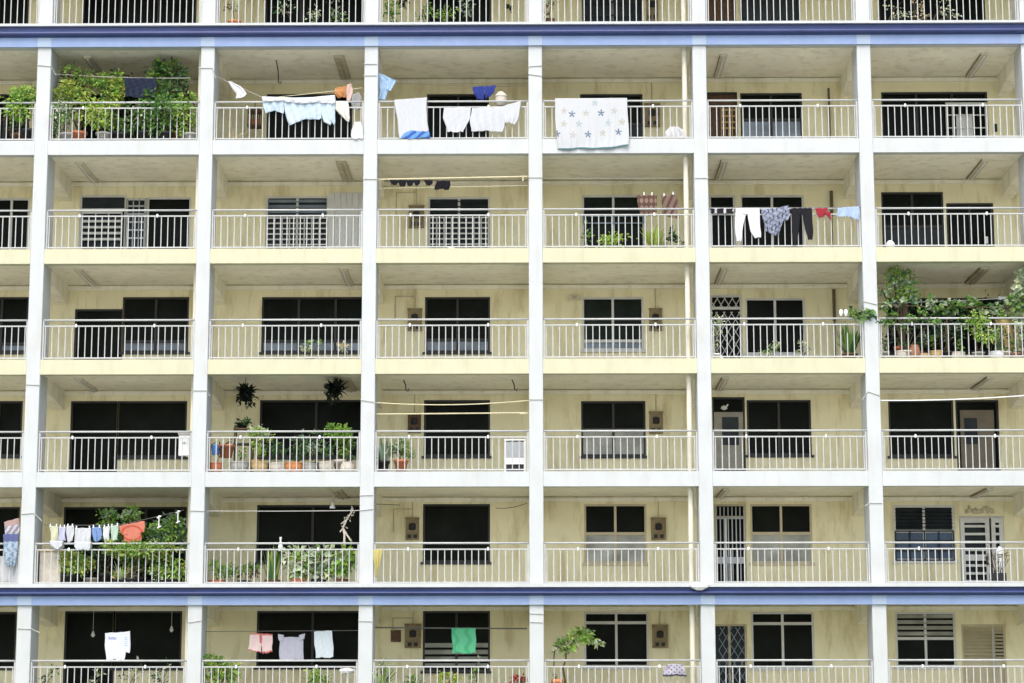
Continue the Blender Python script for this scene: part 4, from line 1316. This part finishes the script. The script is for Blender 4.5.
plant(0, 467, .6, 'leafy_shrub', 'dark shrub at the edge of the opening, fourth bay, top row', G0, [(468, 9, 8, 10, 50)], ('deep', 'grey'), .07, (.13, .15, 'dark'))
plant(0, 551, .6, 'potted_plant', 'dark round pot with wiry plant on the top row', G0, [(550, 7, 7, 7, 50)], ('brownish', 'grey'), .06, (.16, .32, 'brown', 'jar'))
plant(0, 404, .9, 'hanging_basket', 'hanging plant pot cut by the picture top, fourth bay', G0, [(404, 1, 7, 4, 40)], ('dark',), .08, None, z=19.59 + .7)
plant(0, 511, .9, 'hanging_basket', 'small dark hanging pot before the pale wall, top row', G0, [(511, 5, 4, 4, 30)], ('dark',), .07, None, z=19.59 + .6)
for px, c, lab in ((895, 'pale', 'dry white branch plant beside the sixth column, top row'), (918, 'straw', 'pale blossom branch plant in the dark opening, top row'), (942, 'pale', 'spreading pale branch plant farthest from the sixth column, top row')):
    plant(0, px, .5, 'branch_plant', lab, G0, [(px, 8, 9, 9, 22), (px + 6, 16, 8, 4, 14)], (c,), .07, (.12, .12, 'dark'), stem_r=.02)
# leafy balcony, first full row
plant(1, 22, 0.30, 'leafy_shrub', 'light green shrub above the rail in the cut-off first bay', G1, [(22, 97, 14, 9, 240), (20, 112, 12, 8, 70, -.25), (14, 110, 8, 8, 70), (28, 108, 8, 10, 60)], ('bright', 'mid', 'lime'), .085, (.2, .35, 'dark'), dens=1.5)
plant(1, 12, 0.54, 'leafy_shrub', 'darker shrub low in the cut-off first bay', G1, [(14, 124, 10, 10, 60)], ('deep', 'brownish'), .08, (.2, .3, 'brown'), dens=1.5)
plant(1, 60, 0.30, 'leafy_shrub', 'grey green shrub by the first column, low behind the rail', G1, [(60, 118, 9, 14, 190), (56, 106, 6, 7, 60), (62, 112, 10, 12, 60, -.28), (66, 98, 7, 6, 50)], ('grey', 'mid', 'pale'), .07, (.18, .25, 'grey'), dens=1.5)
plant(1, 72, 0.36, 'tall_shrub', 'yellow green tall shrub rising near the first column', G1, [(76, 88, 13, 10, 260), (64, 90, 7, 8, 70), (86, 76, 9, 6, 60), (68, 100, 12, 8, 150), (70, 70, 9, 6, 45), (84, 112, 10, 10, 110)], ('yellow', 'lime', 'mid'), .085, (.2, .3, 'terracotta'), stem_r=.018)
plant(1, 97, 0.24, 'leafy_shrub', 'bright yellow green bush behind the rail middle', G1, [(97, 112, 10, 13, 230), (106, 120, 7, 9, 90), (98, 116, 9, 12, 70, -.26), (88, 104, 8, 6, 60), (112, 106, 8, 5, 60)], ('lime', 'yellow', 'bright'), .075, (.18, .25, 'grey'), dens=1.5)
plant(1, 108, 0.42, 'tall_shrub', 'mid green shrub arching over the rail beside the dark cloth', G1, [(108, 84, 14, 9, 210), (122, 90, 8, 6, 80), (118, 76, 8, 5, 40), (98, 78, 8, 6, 60), (114, 95, 10, 6, 110)], ('mid', 'bright', 'yellow'), .085, (.2, .3, 'dark'), stem_r=.018)
plant(1, 116, 0.33, 'leafy_shrub', 'dark green bush low between the bright bushes', G1, [(114, 127, 9, 9, 110), (128, 124, 9, 9, 90)], ('deep', 'mid'), .075, (.18, .25, 'dark'), dens=1.5)
plant(1, 140, 0.27, 'leafy_shrub', 'green bush under the dark cloth, behind the railing', G1, [(142, 116, 11, 11, 160), (133, 108, 9, 6, 60)], ('mid', 'deep', 'pale'), .075, (.18, .28, 'dark'), dens=1.5)
plant(1, 168, .7, 'small_tree', 'tallest green tree reaching the ceiling below the blue band', G1, [(163, 67, 8, 5, 60), (174, 65, 5, 5, 34), (172, 76, 14, 9, 150), (160, 80, 12, 9, 170), (170, 92, 13, 8, 170), (152, 72, 9, 7, 70), (181, 72, 5, 6, 34), (178, 84, 8, 8, 70)],
      ('mid', 'bright', 'grey', 'deep'), .095, (.24, .35, 'terracotta'), cat='tree', stem_r=.025)
plant(1, 160, 0.24, 'leafy_shrub', 'deep green bush filling the railing under the tallest tree', G1, [(160, 106, 14, 9, 200), (158, 122, 13, 11, 170), (172, 116, 10, 10, 120), (164, 108, 12, 7, 60, -.26), (150, 98, 10, 6, 70)], ('deep', 'mid', 'mid'), .08, (.2, .25, 'dark'), dens=1.5)
plant(1, 186, 0.24, 'leafy_shrub', 'bright green bush beside the second column', G1, [(185, 106, 10, 7, 130), (187, 124, 8, 12, 150), (184, 112, 8, 9, 50, -.26), (188, 96, 6, 5, 40)], ('bright', 'mid', 'lime'), .075, (.18, .22, 'grey'), dens=1.5)
plant(1, 232, .5, 'strap_plant', 'small pale strap leaf plant under the sloping line', G1, (), ('pale', 'straw'), straps=(9, .42, .06, 1.15, .4), pot=(.1, .1, 'dark'))
# dark foliage added to stand in for shade deep in the leafy balconies
for px, py, rx, ry, lab in ((75, 90, 16, 18, 'added dark foliage standing in for shade behind the yellow green shrub'), (120, 88, 18, 18, 'added dark foliage standing in for shade behind the navy cloth'), (170, 88, 17, 20, 'added dark foliage standing in for shade behind the tallest tree')):
    plant(1, px, 1.25, 'shade_foliage', lab, G1, [(px, py, rx, ry, 150), (px - 6, py + 16, rx, 9, 70)], ('deep', 'dark', 'dark'), .10, (.2, .3, 'dark'))
for px, py, rx, ry, lab in ((902, 322, 16, 18, 'added dark foliage standing in for shade behind the feathery tree'), (946, 322, 20, 16, 'added dark foliage standing in for shade in the middle of the creeper balcony'), (990, 320, 18, 17, 'added dark foliage standing in for shade behind the clay jar')):
    plant(3, px, 1.3, 'shade_foliage', lab, G3, [(px, py, rx, ry, 120), (px + 5, py - 18, rx * .7, 7, 40)], ('deep', 'dark', 'dark', 'grey'), .10, (.2, .3, 'dark'))
for px, py, rx, ry, lab in ((92, 555, 14, 14, 'added dark foliage standing in for shade behind the hanging white shirt'), (132, 548, 18, 18, 'added dark foliage standing in for shade behind the red shirt'), (168, 548, 14, 22, 'added dark foliage standing in for shade behind the white hangers')):
    plant(5, px, 1.25, 'shade_foliage', lab, G5, [(px, py, rx, ry, 130), (px, py + 14, rx, 9, 50)], ('deep', 'dark', 'dark'), .10, (.2, .3, 'dark'))
# second row
plant(2, 587, .7, 'potted_plant', 'thin plant at the window edge beside the fourth column', 'plants in the second full row', [(586, 238, 6, 8, 26), (586, 228, 3, 5, 10)], ('pale', 'mid'), .08, (.1, .12, 'grey'))
plant(2, 613, .7, 'potted_plant', 'yellow green bushy plant before the green glass window', 'plants in the second full row', [(613, 240, 12, 6, 150), (606, 243, 8, 4, 40)], ('lime', 'bright'), .08, (.14, .12, 'dark'))
plant(2, 656, .5, 'potted_plant', 'bright yellow green dracaena under the brown cloths', 'plants in the second full row', (), ('lime', 'lime', 'yellow'), straps=((26, .56, .085, .9, .75), (16, .4, .07, 1.3, .7), (8, .6, .08, .3, .9)), pot=(.12, .12, 'dark'))
plant(2, 672, .6, 'potted_plant', 'dark green plant beside the downpipe', 'plants in the second full row', [(671, 238, 4, 9, 50)], ('deep', 'dark'), .09, (.1, .12, 'dark'))
for px in (664, 682):
    plant(2, px, .4, 'small_pot', 'small black pot standing at the foot of the downpipe', 'small black pots by the downpipe', [(px, 243, 3, 2, 10)], ('dark',), .05, (.11, .13, 'dark'))
# third row
plant(3, 310, .7, 'potted_plant', 'small pale green plant below the wide black window', 'plants in the third full row', [(308, 346, 6, 5, 50), (318, 345, 4, 6, 20)], ('pale', 'mid'), .07, (.11, .14, 'grey'))
plant(3, 344, .6, 'potted_plant', 'small whitish plant near the third column, third full row', 'plants in the third full row', [(345, 348, 6, 5, 40)], ('pale', 'straw'), .07, (.11, .12, 'plastic'))
plant(3, 716, .25, 'flower_plant', 'white flowering plant at the lattice gate beside the column', 'plants in the third full row', [(716, 322, 5, 8, 60), (714, 340, 4, 10, 30)], ('pale', 'straw', 'pale'), .07, (.11, .15, 'plastic'))
plant(3, 771, .8, 'potted_plant', 'low plant with white bloom before the sixth bay window', 'plants in the third full row', [(768, 350, 9, 5, 50), (774, 344, 4, 2, 16)], ('mid', 'pale'), .07, (.12, .12, 'grey'))
plant(3, 803, .8, 'potted_plant', 'white bloom plant at the window corner, sixth bay', 'plants in the third full row', [(802, 344, 5, 2, 20), (805, 352, 6, 3, 14)], ('pale', 'pale', 'grey'), .07, (.12, .12, 'stone'))
plant(3, 849, .45, 'agave', 'spiky agave in a brown pot beside the sixth column', 'plants in the third full row', (), ('deep', 'mid', 'grey'), straps=((24, .80, .085, .95, .85), (12, .6, .07, 1.35, .85), (6, .85, .08, .25, .9)), pot=(.2, .17, 'brown'))
plant(3, 862, .1, 'hanging_vine', 'leafy tendril dangling in front of the sixth column', G3, [(861, 311, 6, 6, 26, -.12), (868, 313, 4, 6, 20, -.16), (857, 316, 4, 5, 14)], ('deep', 'mid'), .10, None, z=FL[3] + 1.15, aspect=.75)
plant(3, 903, .5, 'small_tree', 'feathery green tree touching the ceiling on the creeper balcony', G3, [(899, 279, 10, 8, 170), (893, 272, 5, 5, 50), (908, 290, 9, 6, 130), (895, 293, 9, 6, 90), (911, 277, 5, 6, 50), (884, 292, 4, 7, 30), (903, 271, 3, 4, 24)],
      ('mid', 'bright', 'grey'), .075, (.22, .35, 'terracotta'), cat='tree', stem_r=.022)
vb = []
for k, (x, y) in enumerate(((886, 302), (898, 301), (910, 301), (922, 302), (934, 304), (944, 303), (956, 305), (966, 302), (976, 305), (986, 309), (996, 310), (1006, 306), (1014, 303), (940, 312), (952, 310))):
    vb.append((x, y + random.uniform(-2, 3), random.uniform(4.5, 7.5), random.uniform(3, 5), random.randint(14, 38), random.uniform(-.15, .15)))
plant(3, 948, .35, 'creeper', 'large leaf creeper trained along the cord above the rail', G3, vb, ('grey', 'mid', 'pale', 'mid', 'deep'), .095, (.16, .2, 'dark'), aspect=.8, stem=False)
q = MB()
for a_, b_ in (((877, 304), (948, 306)), ((948, 306), (1020, 306))):
    q.tube([at(x, y + random.uniform(-1, 1), .35 + random.uniform(-.02, .02)) for x, y in sag((*a_, 0), (*b_, 0), 1.5, 8) for x, y in [(x, y)]] if False else [at(p[0], p[1] + random.uniform(-1, 1), .35) for p in sag((*a_, 0), (*b_, 0), 1.5, 8)], .015, 5)
q.tube([at(948, 352, .35), at(946, 330, .37), at(948, 306, .35)], .02, 5)
o = q.build('vine_stem', M['bark'], bpy.data.objects['creeper'])
vb = [(x, y, 6, 4, 18, -.22) for x, y in ((890, 316), (900, 318), (912, 320), (922, 316), (930, 322), (906, 326), (886, 322))]
plant(3, 905, .3, 'creeper', 'thin dark creeper trailing through the upper rail', G3, vb, ('deep', 'mid', 'deep'), .085, (.16, .22, 'stone'), aspect=.7)
plant(3, 978, .3, 'leafy_shrub', 'bright green shrub rising through the railing under the creeper', G3, [(976, 320, 9, 7, 110, -.2), (986, 334, 11, 7, 120, -.2), (970, 328, 6, 6, 40, -.2), (996, 322, 8, 7, 30)], ('bright', 'lime', 'mid'), .08, (.15, .18, 'grey'))
plant(3, 1004, .5, 'leafy_shrub', 'mid green shrub low beside the brown jar', G3, [(1005, 345, 9, 9, 110), (1000, 330, 7, 7, 50)], ('mid', 'deep', 'pale'), .08, (.17, .22, 'stone'))
plant(3, 1022, .35, 'hanging_vine', 'broad leaf vine climbing the picture edge on the creeper balcony', G3, [(1023, 285, 6, 12, 70), (1019, 300, 8, 8, 80), (1021, 318, 7, 9, 70), (1022, 334, 6, 8, 40)], ('grey', 'mid', 'pale', 'pale'), .12, (.16, .2, 'dark'), aspect=.8)
plant(3, 941, .5, 'leafy_shrub', 'dark shrub in the middle of the creeper balcony', G3, [(940, 330, 8, 9, 70), (955, 334, 8, 8, 50), (926, 340, 8, 6, 40)], ('deep', 'dark', 'grey'), .08, (.17, .2, 'brown'))
for px, r, h, mm, sh, lab, cols in ((884, .12, .2, 'grey', 'taper', 'grey pot at the foot of the sixth column', ('deep',)), (902, .17, .22, 'stone', 'bowl', 'wide pale stone pot under the dark creeper', ('deep',)),
                          (914, .15, .36, 'clay', 'jar', 'orange brown jar on the creeper balcony floor', ('dark',)), (924, .15, .15, 'tan', 'bowl', 'tan bowl pot beside the orange jar', ('deep',)),
                          (936, .15, .22, 'tan', 'bowl', 'ochre bowl pot in the middle of the creeper balcony', ('mid',)), (957, .18, .18, 'stone', 'bowl', 'pale low pot left of the bright shrub', ('mid',)), (996, .17, .2, 'plastic', 'bowl', 'white low pot right of the bright shrub', ('deep',)),
                          (1016, .14, .16, 'clay', 'taper', 'terracotta pot under the vine at the picture edge', ('mid',))):
    plant(3, px, .32, 'flower_pot', lab, 'pots on the creeper balcony floor', [(px, 343 if mm != 'orange' else 336, 5, 4, 22)], cols, .07, (r, h, mm, sh))
a, b = at(995, 319, .75), at(1014, 346, .75)
tag(MB().lathe((a.x + b.x) / 2, .75, [(.16, FL[3] - .008), (.24, b.z + .2), (.25, a.z - .25), (.2, a.z - .06), (.22, a.z), (.18, a.z + .001)], 16).build('clay_jar', M['tan'], None, loc=((a.x + b.x) / 2, .75, FL[3])), 'large brown clay jar behind the bright green shrub', 'jar')
# fourth row: pots and hanging baskets
for px, py, lab, gd in ((245.5, 395, 'spiky black hanging basket above the terracotta pot', 0), (334.5, 391, 'black hanging basket in front of the wide black window', 1)):
    c = at(px, py, .8)
    zc = ZS(3) + .03
    t = empty('hanging_basket', (c.x, .8, c.z), lab, 'hanging basket', 'hanging baskets on one balcony')
    MB().lathe(c.x, .8, [(.06, c.z - .16), (.13, c.z - .08), (.16, c.z + .05), (.15, c.z + .05)], 12).build('basket', M['basket'], t)
    MB().tube([(c.x - .15, .8, c.z + .05), (c.x, .8, zc - .12)], .006, 4).tube([(c.x + .15, .8, c.z + .05), (c.x, .8, zc - .12)], .006, 4).tube([(c.x, .8, zc - .12), (c.x, .8, zc)], .01, 4).build('hanger', M['dark'], t)
    f = MB()
    dk = [(.007, .013, .007), (.014, .03, .013), (.005, .009, .005)]
    blades(f, (c.x, .8, c.z + .02), 34, .36, .075, 1.5, dk, .6)
    blades(f, (c.x, .8, c.z - .02), 34, .30, .08, 2.5, dk, .7)
    leaves(f, Vector((c.x, .8, c.z)), Vector((.2, .2, .2)), 150, .10, dk)
    leaves(f, Vector((c.x, .8, c.z - .22)), Vector((.06, .06, .16)), 14, .08, [GREEN['dark']])
    f.build('foliage', M['leaf'], t)
pots4 = ((219, .16, .26, 'terracotta', 'bowl', 'brown bowl pot nearest the second column', ('brownish',), 2), (242, .22, .28, 'grey', 'bowl', 'wide grey bowl pot second from the second column', ('mid',), 4),
         (262, .20, .27, 'tan', 'bowl', 'sandy bowl pot under the light green plant', ('bright',), 5), (279, .17, .25, 'stone', 'bowl', 'pale cup shaped pot third from the light green plant', ('deep',), 8),
         (296, .21, .26, 'orange', 'bowl', 'ochre orange bowl pot in the middle of the row', ('deep',), 10), (312, .16, .24, 'grey', 'bowl', 'small grey pot right of the ochre orange one', ('grey',), 8),
         (328, .18, .27, 'stone', 'bowl', 'pale stone pot under the bright green bush', ('deep',), 6), (349, .18, .27, 'stone', 'jar', 'whitish jar pot nearest the third column', ('deep',), 6))
for px, r, h, mm, sh, lab, cols, n in pots4:
    plant(4, px, .35, 'flower_pot', lab, 'row of pots in the third bay', [(px, 452, 5, 5, 8 * n)], cols, .075, (r, h, mm, sh), dens=.8)
plant(4, 228.5, .6, 'flower_pot', 'terracotta pot raised above the brown bowl pot', 'row of pots in the third bay', [(228, 441, 3, 3, 8)], ('brownish',), .06, (.2, .3, 'terracotta'), z=at(228, 457.5, .6).z)
plant(4, 244, .9, 'potted_plant', 'dark plant on the dark plant stand', G4, [(243, 424, 8, 4, 60)], ('dark', 'deep'), .08, (.14, .14, 'dark'), z=at(240, 430, .9).z + .032)
plant(4, 260, .6, 'leafy_shrub', 'light yellow green plant leaning over the rail, third bay', G4, [(257, 432, 7, 5, 110), (264, 437, 6, 5, 60), (258, 441, 5, 4, 50)], ('lime', 'bright', 'pale'), .085, (.15, .35, 'tan'))
for px, lab in ((272, 'dark leafy plant between the light green plant and the ochre pot'), (300, 'dark leafy plant behind the ochre orange pot'), (318, 'dark leafy plant behind the small grey pot')):
    plant(4, px, .75, 'leafy_shrub', lab, G4, [(px, 445, 9, 8, 80), (px - 4, 436, 6, 4, 20)], ('deep', 'deep', 'mid', 'grey'), .08, (.15, .3, 'dark'))
plant(4, 342, .6, 'leafy_shrub', 'bright green bush above the rail near the third column', G4, [(340, 433, 9, 6, 190), (346, 441, 8, 7, 90), (333, 430, 6, 5, 50), (345, 451, 7, 6, 50)], ('bright', 'mid', 'bright'), .085, (.17, .35, 'stone'))
plant(4, 384, .4, 'aloe_plant', 'grey green aloe beside the third column', G4, [(383, 458, 5, 7, 40)], ('grey', 'pale', 'grey'), .08, (.16, .3, 'dark'), straps=((26, .66, .065, 1.0, .8), (14, .55, .06, .5, .9)))
plant(4, 402, .4, 'potted_plant', 'grey green shrub in a terracotta pot beside the aloe', G4, [(401, 445, 8, 6, 120), (394, 452, 6, 6, 60), (408, 452, 6, 6, 50)], ('grey', 'pale', 'mid'), .075, (.17, .33, 'terracotta'))
# fifth row
plant(5, 76, .3, 'leafy_shrub', 'yellow green shrub behind the rail beside the beige box', G5, [(74, 562, 9, 9, 210), (86, 566, 7, 7, 80), (68, 556, 6, 5, 60)], ('yellow', 'lime', 'mid'), .075, (.18, .25, 'dark'), dens=1.6)
plant(5, 112, .7, 'tall_shrub', 'tall shrub rising behind the pale green cloth', G5, [(108, 516, 9, 5, 60), (122, 534, 8, 6, 60), (108, 524, 7, 4, 50), (116, 545, 10, 9, 120)], ('mid', 'grey', 'bright'), .085, (.2, .3, 'dark'), stem_r=.02, dens=1.6)
plant(5, 132, .8, 'tall_shrub', 'tall thin shrub rising behind the red shirt', G5, [(132, 514, 8, 6, 80), (130, 548, 12, 6, 140)], ('mid', 'bright', 'pale'), .085, (.2, .3, 'dark'), stem_r=.02, dens=1.6)
plant(5, 168, .6, 'tall_shrub', 'spreading green shrub beside the two white hangers', G5, [(166, 533, 14, 9, 240), (150, 530, 9, 6, 70), (182, 530, 5, 9, 50), (174, 522, 8, 7, 80), (156, 540, 10, 7, 140), (178, 540, 7, 8, 70)], ('mid', 'grey', 'deep', 'bright'), .085, (.22, .3, 'dark'), stem_r=.02, dens=1.6)
plant(5, 138, .24, 'leafy_shrub', 'olive green bush spilling along the rail under the red shirt', G5, [(136, 547, 20, 5, 260), (140, 550, 22, 5, 90, -.26), (166, 548, 12, 5, 80), (118, 552, 10, 6, 100), (156, 552, 10, 6, 110), (112, 546, 8, 5, 60)], ('yellow', 'mid', 'lime', 'mid'), .07, (.2, .16, 'dark'), dens=1.6)
plant(5, 128, .35, 'spider_plant', 'straw coloured spider plant low behind the railing', G5, [(127, 574, 9, 4, 40)], ('straw', 'lime', 'pale'), .07, (.2, .14, 'dark'), straps=(46, .5, .035, 1.2, .35), dens=1.6)
plant(5, 148, .6, 'leafy_shrub', 'dark green bush behind the spider plant', G5, [(148, 562, 13, 8, 130), (134, 562, 10, 6, 60)], ('deep', 'mid'), .08, (.2, .2, 'dark'), dens=1.6)
plant(5, 160, .25, 'leafy_shrub', 'lime green low plant beside the spider plant', G5, [(159, 573, 8, 6, 110)], ('lime', 'mid', 'pale'), .07, (.17, .12, 'dark'), dens=1.6)
plant(5, 177, .26, 'leafy_shrub', 'bright leaved low plant beside the second column pipe', G5, [(176, 568, 8, 8, 130), (182, 574, 5, 5, 30)], ('lime', 'bright', 'deep'), .075, (.17, .15, 'dark'), dens=1.6)
plant(5, 98, .6, 'leafy_shrub', 'dark plant in the shade between box and bush', G5, [(98, 560, 8, 10, 60)], ('dark', 'deep'), .08, (.17, .2, 'grey'))
plant(5, 222, .4, 'leafy_shrub', 'green plant low beside the second column, fifth full row', G5, [(217, 567, 7, 7, 60), (228, 572, 9, 6, 120), (212, 562, 5, 4, 30)], ('bright', 'mid', 'grey'), .075, (.2, .13, 'terracotta', 'bowl'))
plant(5, 249, .4, 'leafy_shrub', 'dark leaved plant in a low dark pot', G5, [(246, 571, 8, 6, 90), (255, 573, 6, 5, 40)], ('dark', 'mid', 'brownish'), .075, (.17, .12, 'dark', 'bowl'))
plant(5, 277, .4, 'snake_plant', 'upright snake plant clump beside the pointed ornament', G5, (), ('mid', 'lime', 'deep', 'grey'), straps=((34, .80, .075, .30, .95), (16, .6, .07, .55, .9)), pot=(.2, .14, 'brown', 'bowl'))
plant(5, 302, .45, 'broad_leaf_plant', 'pale variegated broad leaf plant in a pink pot', G5, [(300, 558, 13, 9, 130), (294, 568, 9, 9, 70), (310, 565, 9, 8, 50)], ('pale', 'mid', 'pale', 'bright'), .14, (.18, .16, 'terracotta', 'bowl'), aspect=.6)
plant(5, 322, .45, 'broad_leaf_plant', 'broad leaf plant with dark gaps between pale leaves', G5, [(320, 559, 11, 9, 110), (316, 573, 8, 6, 40), (326, 570, 8, 7, 40)], ('pale', 'mid', 'grey'), .14, (.18, .16, 'dark', 'bowl'), aspect=.6)
plant(5, 345, .45, 'broad_leaf_plant', 'broad leaf plant nearest the third column', G5, [(343, 559, 11, 9, 120), (337, 568, 8, 6, 40), (352, 565, 6, 8, 40)], ('mid', 'pale', 'bright'), .13, (.18, .16, 'brown', 'bowl'), aspect=.6)
# bottom row
plant(6, 221, .35, 'leafy_shrub', 'bright green bush over the bottom rail beside the second column', G6, [(214, 668, 9, 8, 170), (229, 671, 9, 7, 150), (219, 678, 14, 8, 170), (214, 660, 6, 4, 40)], ('bright', 'lime', 'mid'), .085, (.22, .25, 'terracotta'))
plant(6, 316, .5, 'leafy_shrub', 'light green plant under the pale blue towel', G6, [(315, 677, 9, 5, 90), (320, 682, 8, 6, 60)], ('lime', 'mid', 'bright'), .075, (.18, .2, 'grey'))
plant(6, 383, .3, 'strap_plant', 'grey green drooping plant beside the third column, bottom row', G6, [(384, 668, 7, 8, 50), (383, 679, 8, 6, 50)], ('grey', 'mid', 'pale'), .08, (.18, .3, 'dark'), straps=(22, .7, .06, 1.1, .4))
plant(6, 418, .5, 'leafy_shrub', 'low grey green plant under the bottom row meter board', G6, [(416, 682, 10, 4, 70)], ('grey', 'mid'), .075, (.18, .2, 'dark'))
plant(6, 450, .45, 'leafy_shrub', 'yellow green plant under the green towel', G6, [(451, 677, 8, 5, 100), (446, 682, 9, 4, 60)], ('lime', 'yellow'), .075, (.18, .2, 'dark'))
plant(6, 478, .5, 'leafy_shrub', 'sparse dark plant right of the green towel', G6, [(476, 664, 4, 6, 16), (476, 680, 7, 5, 40)], ('mid', 'grey'), .075, (.16, .2, 'dark'))
GREEN['red'] = (0.50, 0.05, 0.05)
plant(6, 518, .45, 'flower_plant', 'red flowering plant near the fourth column', G6, [(518, 681, 10, 3.5, 110)], ('red', 'red', 'deep'), .07, (.18, .2, 'dark'))
t = plant(6, 566, .55, 'small_tree', 'slender potted tree bending under its leafy top', G6, [(566, 646, 9, 5, 100), (574, 638, 9, 4, 90), (583, 634, 8, 4, 100), (592, 639, 7, 3, 40), (560, 651, 5, 4, 30), (598, 641, 4, 2, 12)],
          ('lime', 'pale', 'bright', 'mid'), .10, (.22, .3, 'terracotta'), cat='tree', stem=False)
MB().tube([at(x, y, .55) for x, y in ((566, 696), (565, 680), (563, 668), (566, 658), (566, 650), (575, 640), (588, 636))], .032, 7, .012).tube([at(x, y, .55) for x, y in ((566, 650), (560, 648), (556, 644), (554, 656), (554, 690))], .016, 5).build('stem', M['bark'], t)
plant(6, 556, .3, 'flower_pot', 'orange pot at the foot of the slender tree', G6, [(556, 676, 3, 3, 10)], ('brownish',), .06, (.13, .55, 'orange'))
for px, lab in ((50, 'dark speckled plant nearest the first column, bottom row'), (96, 'dark speckled plant under the first bulb, bottom row'), (135, 'dark speckled plant under the white printed towel'), (165, 'dark speckled plant nearest the pipe, bottom row')):
    plant(6, px, .5, 'leafy_shrub', lab, G6, [(px, 679, 9, 7, 36), (px + 4, 668, 4, 6, 8)], ('deep', 'pale', 'dark'), .07, (.17, .2, 'dark'))


# ------------------------------------------------------------------ daylight
world = bpy.data.worlds.new('World')
scene.world = world
world.use_nodes = True
nt = world.node_tree
bg = nt.nodes['Background']
sky = nt.nodes.new('ShaderNodeTexSky')
sky.sky_type = 'NISHITA'
sky.sun_disc = False
SUN_EL, SUN_AZ = math.radians(57), math.radians(190)     # azimuth clockwise from +y: from behind the camera
sky.sun_elevation = SUN_EL
sky.sun_rotation = SUN_AZ
sky.air_density = 1.0
sky.dust_density = 4.0
nt.links.new(sky.outputs['Color'], bg.inputs['Color'])
bg.inputs['Strength'].default_value = 0.15
sd = bpy.data.lights.new('sun', 'SUN')
sd.energy = 0.5
sd.angle = math.radians(40)
sd.color = (1.0, 0.98, 0.95)
sun = bpy.data.objects.new('sun', sd)
COL.objects.link(sun)
to_sun = Vector((math.sin(SUN_AZ) * math.cos(SUN_EL), math.cos(SUN_AZ) * math.cos(SUN_EL), math.sin(SUN_EL)))
sun.rotation_euler = to_sun.to_track_quat('Z', 'Y').to_euler()

vs = scene.view_settings
vs.view_transform = 'Standard'
vs.look = 'None'
vs.exposure = 1.33
vs.gamma = 1.0
vs.use_curve_mapping = False
scene.render.engine = 'CYCLES'
scene.cycles.max_bounces = 8
scene.cycles.diffuse_bounces = 5
scene.cycles.use_denoising = True
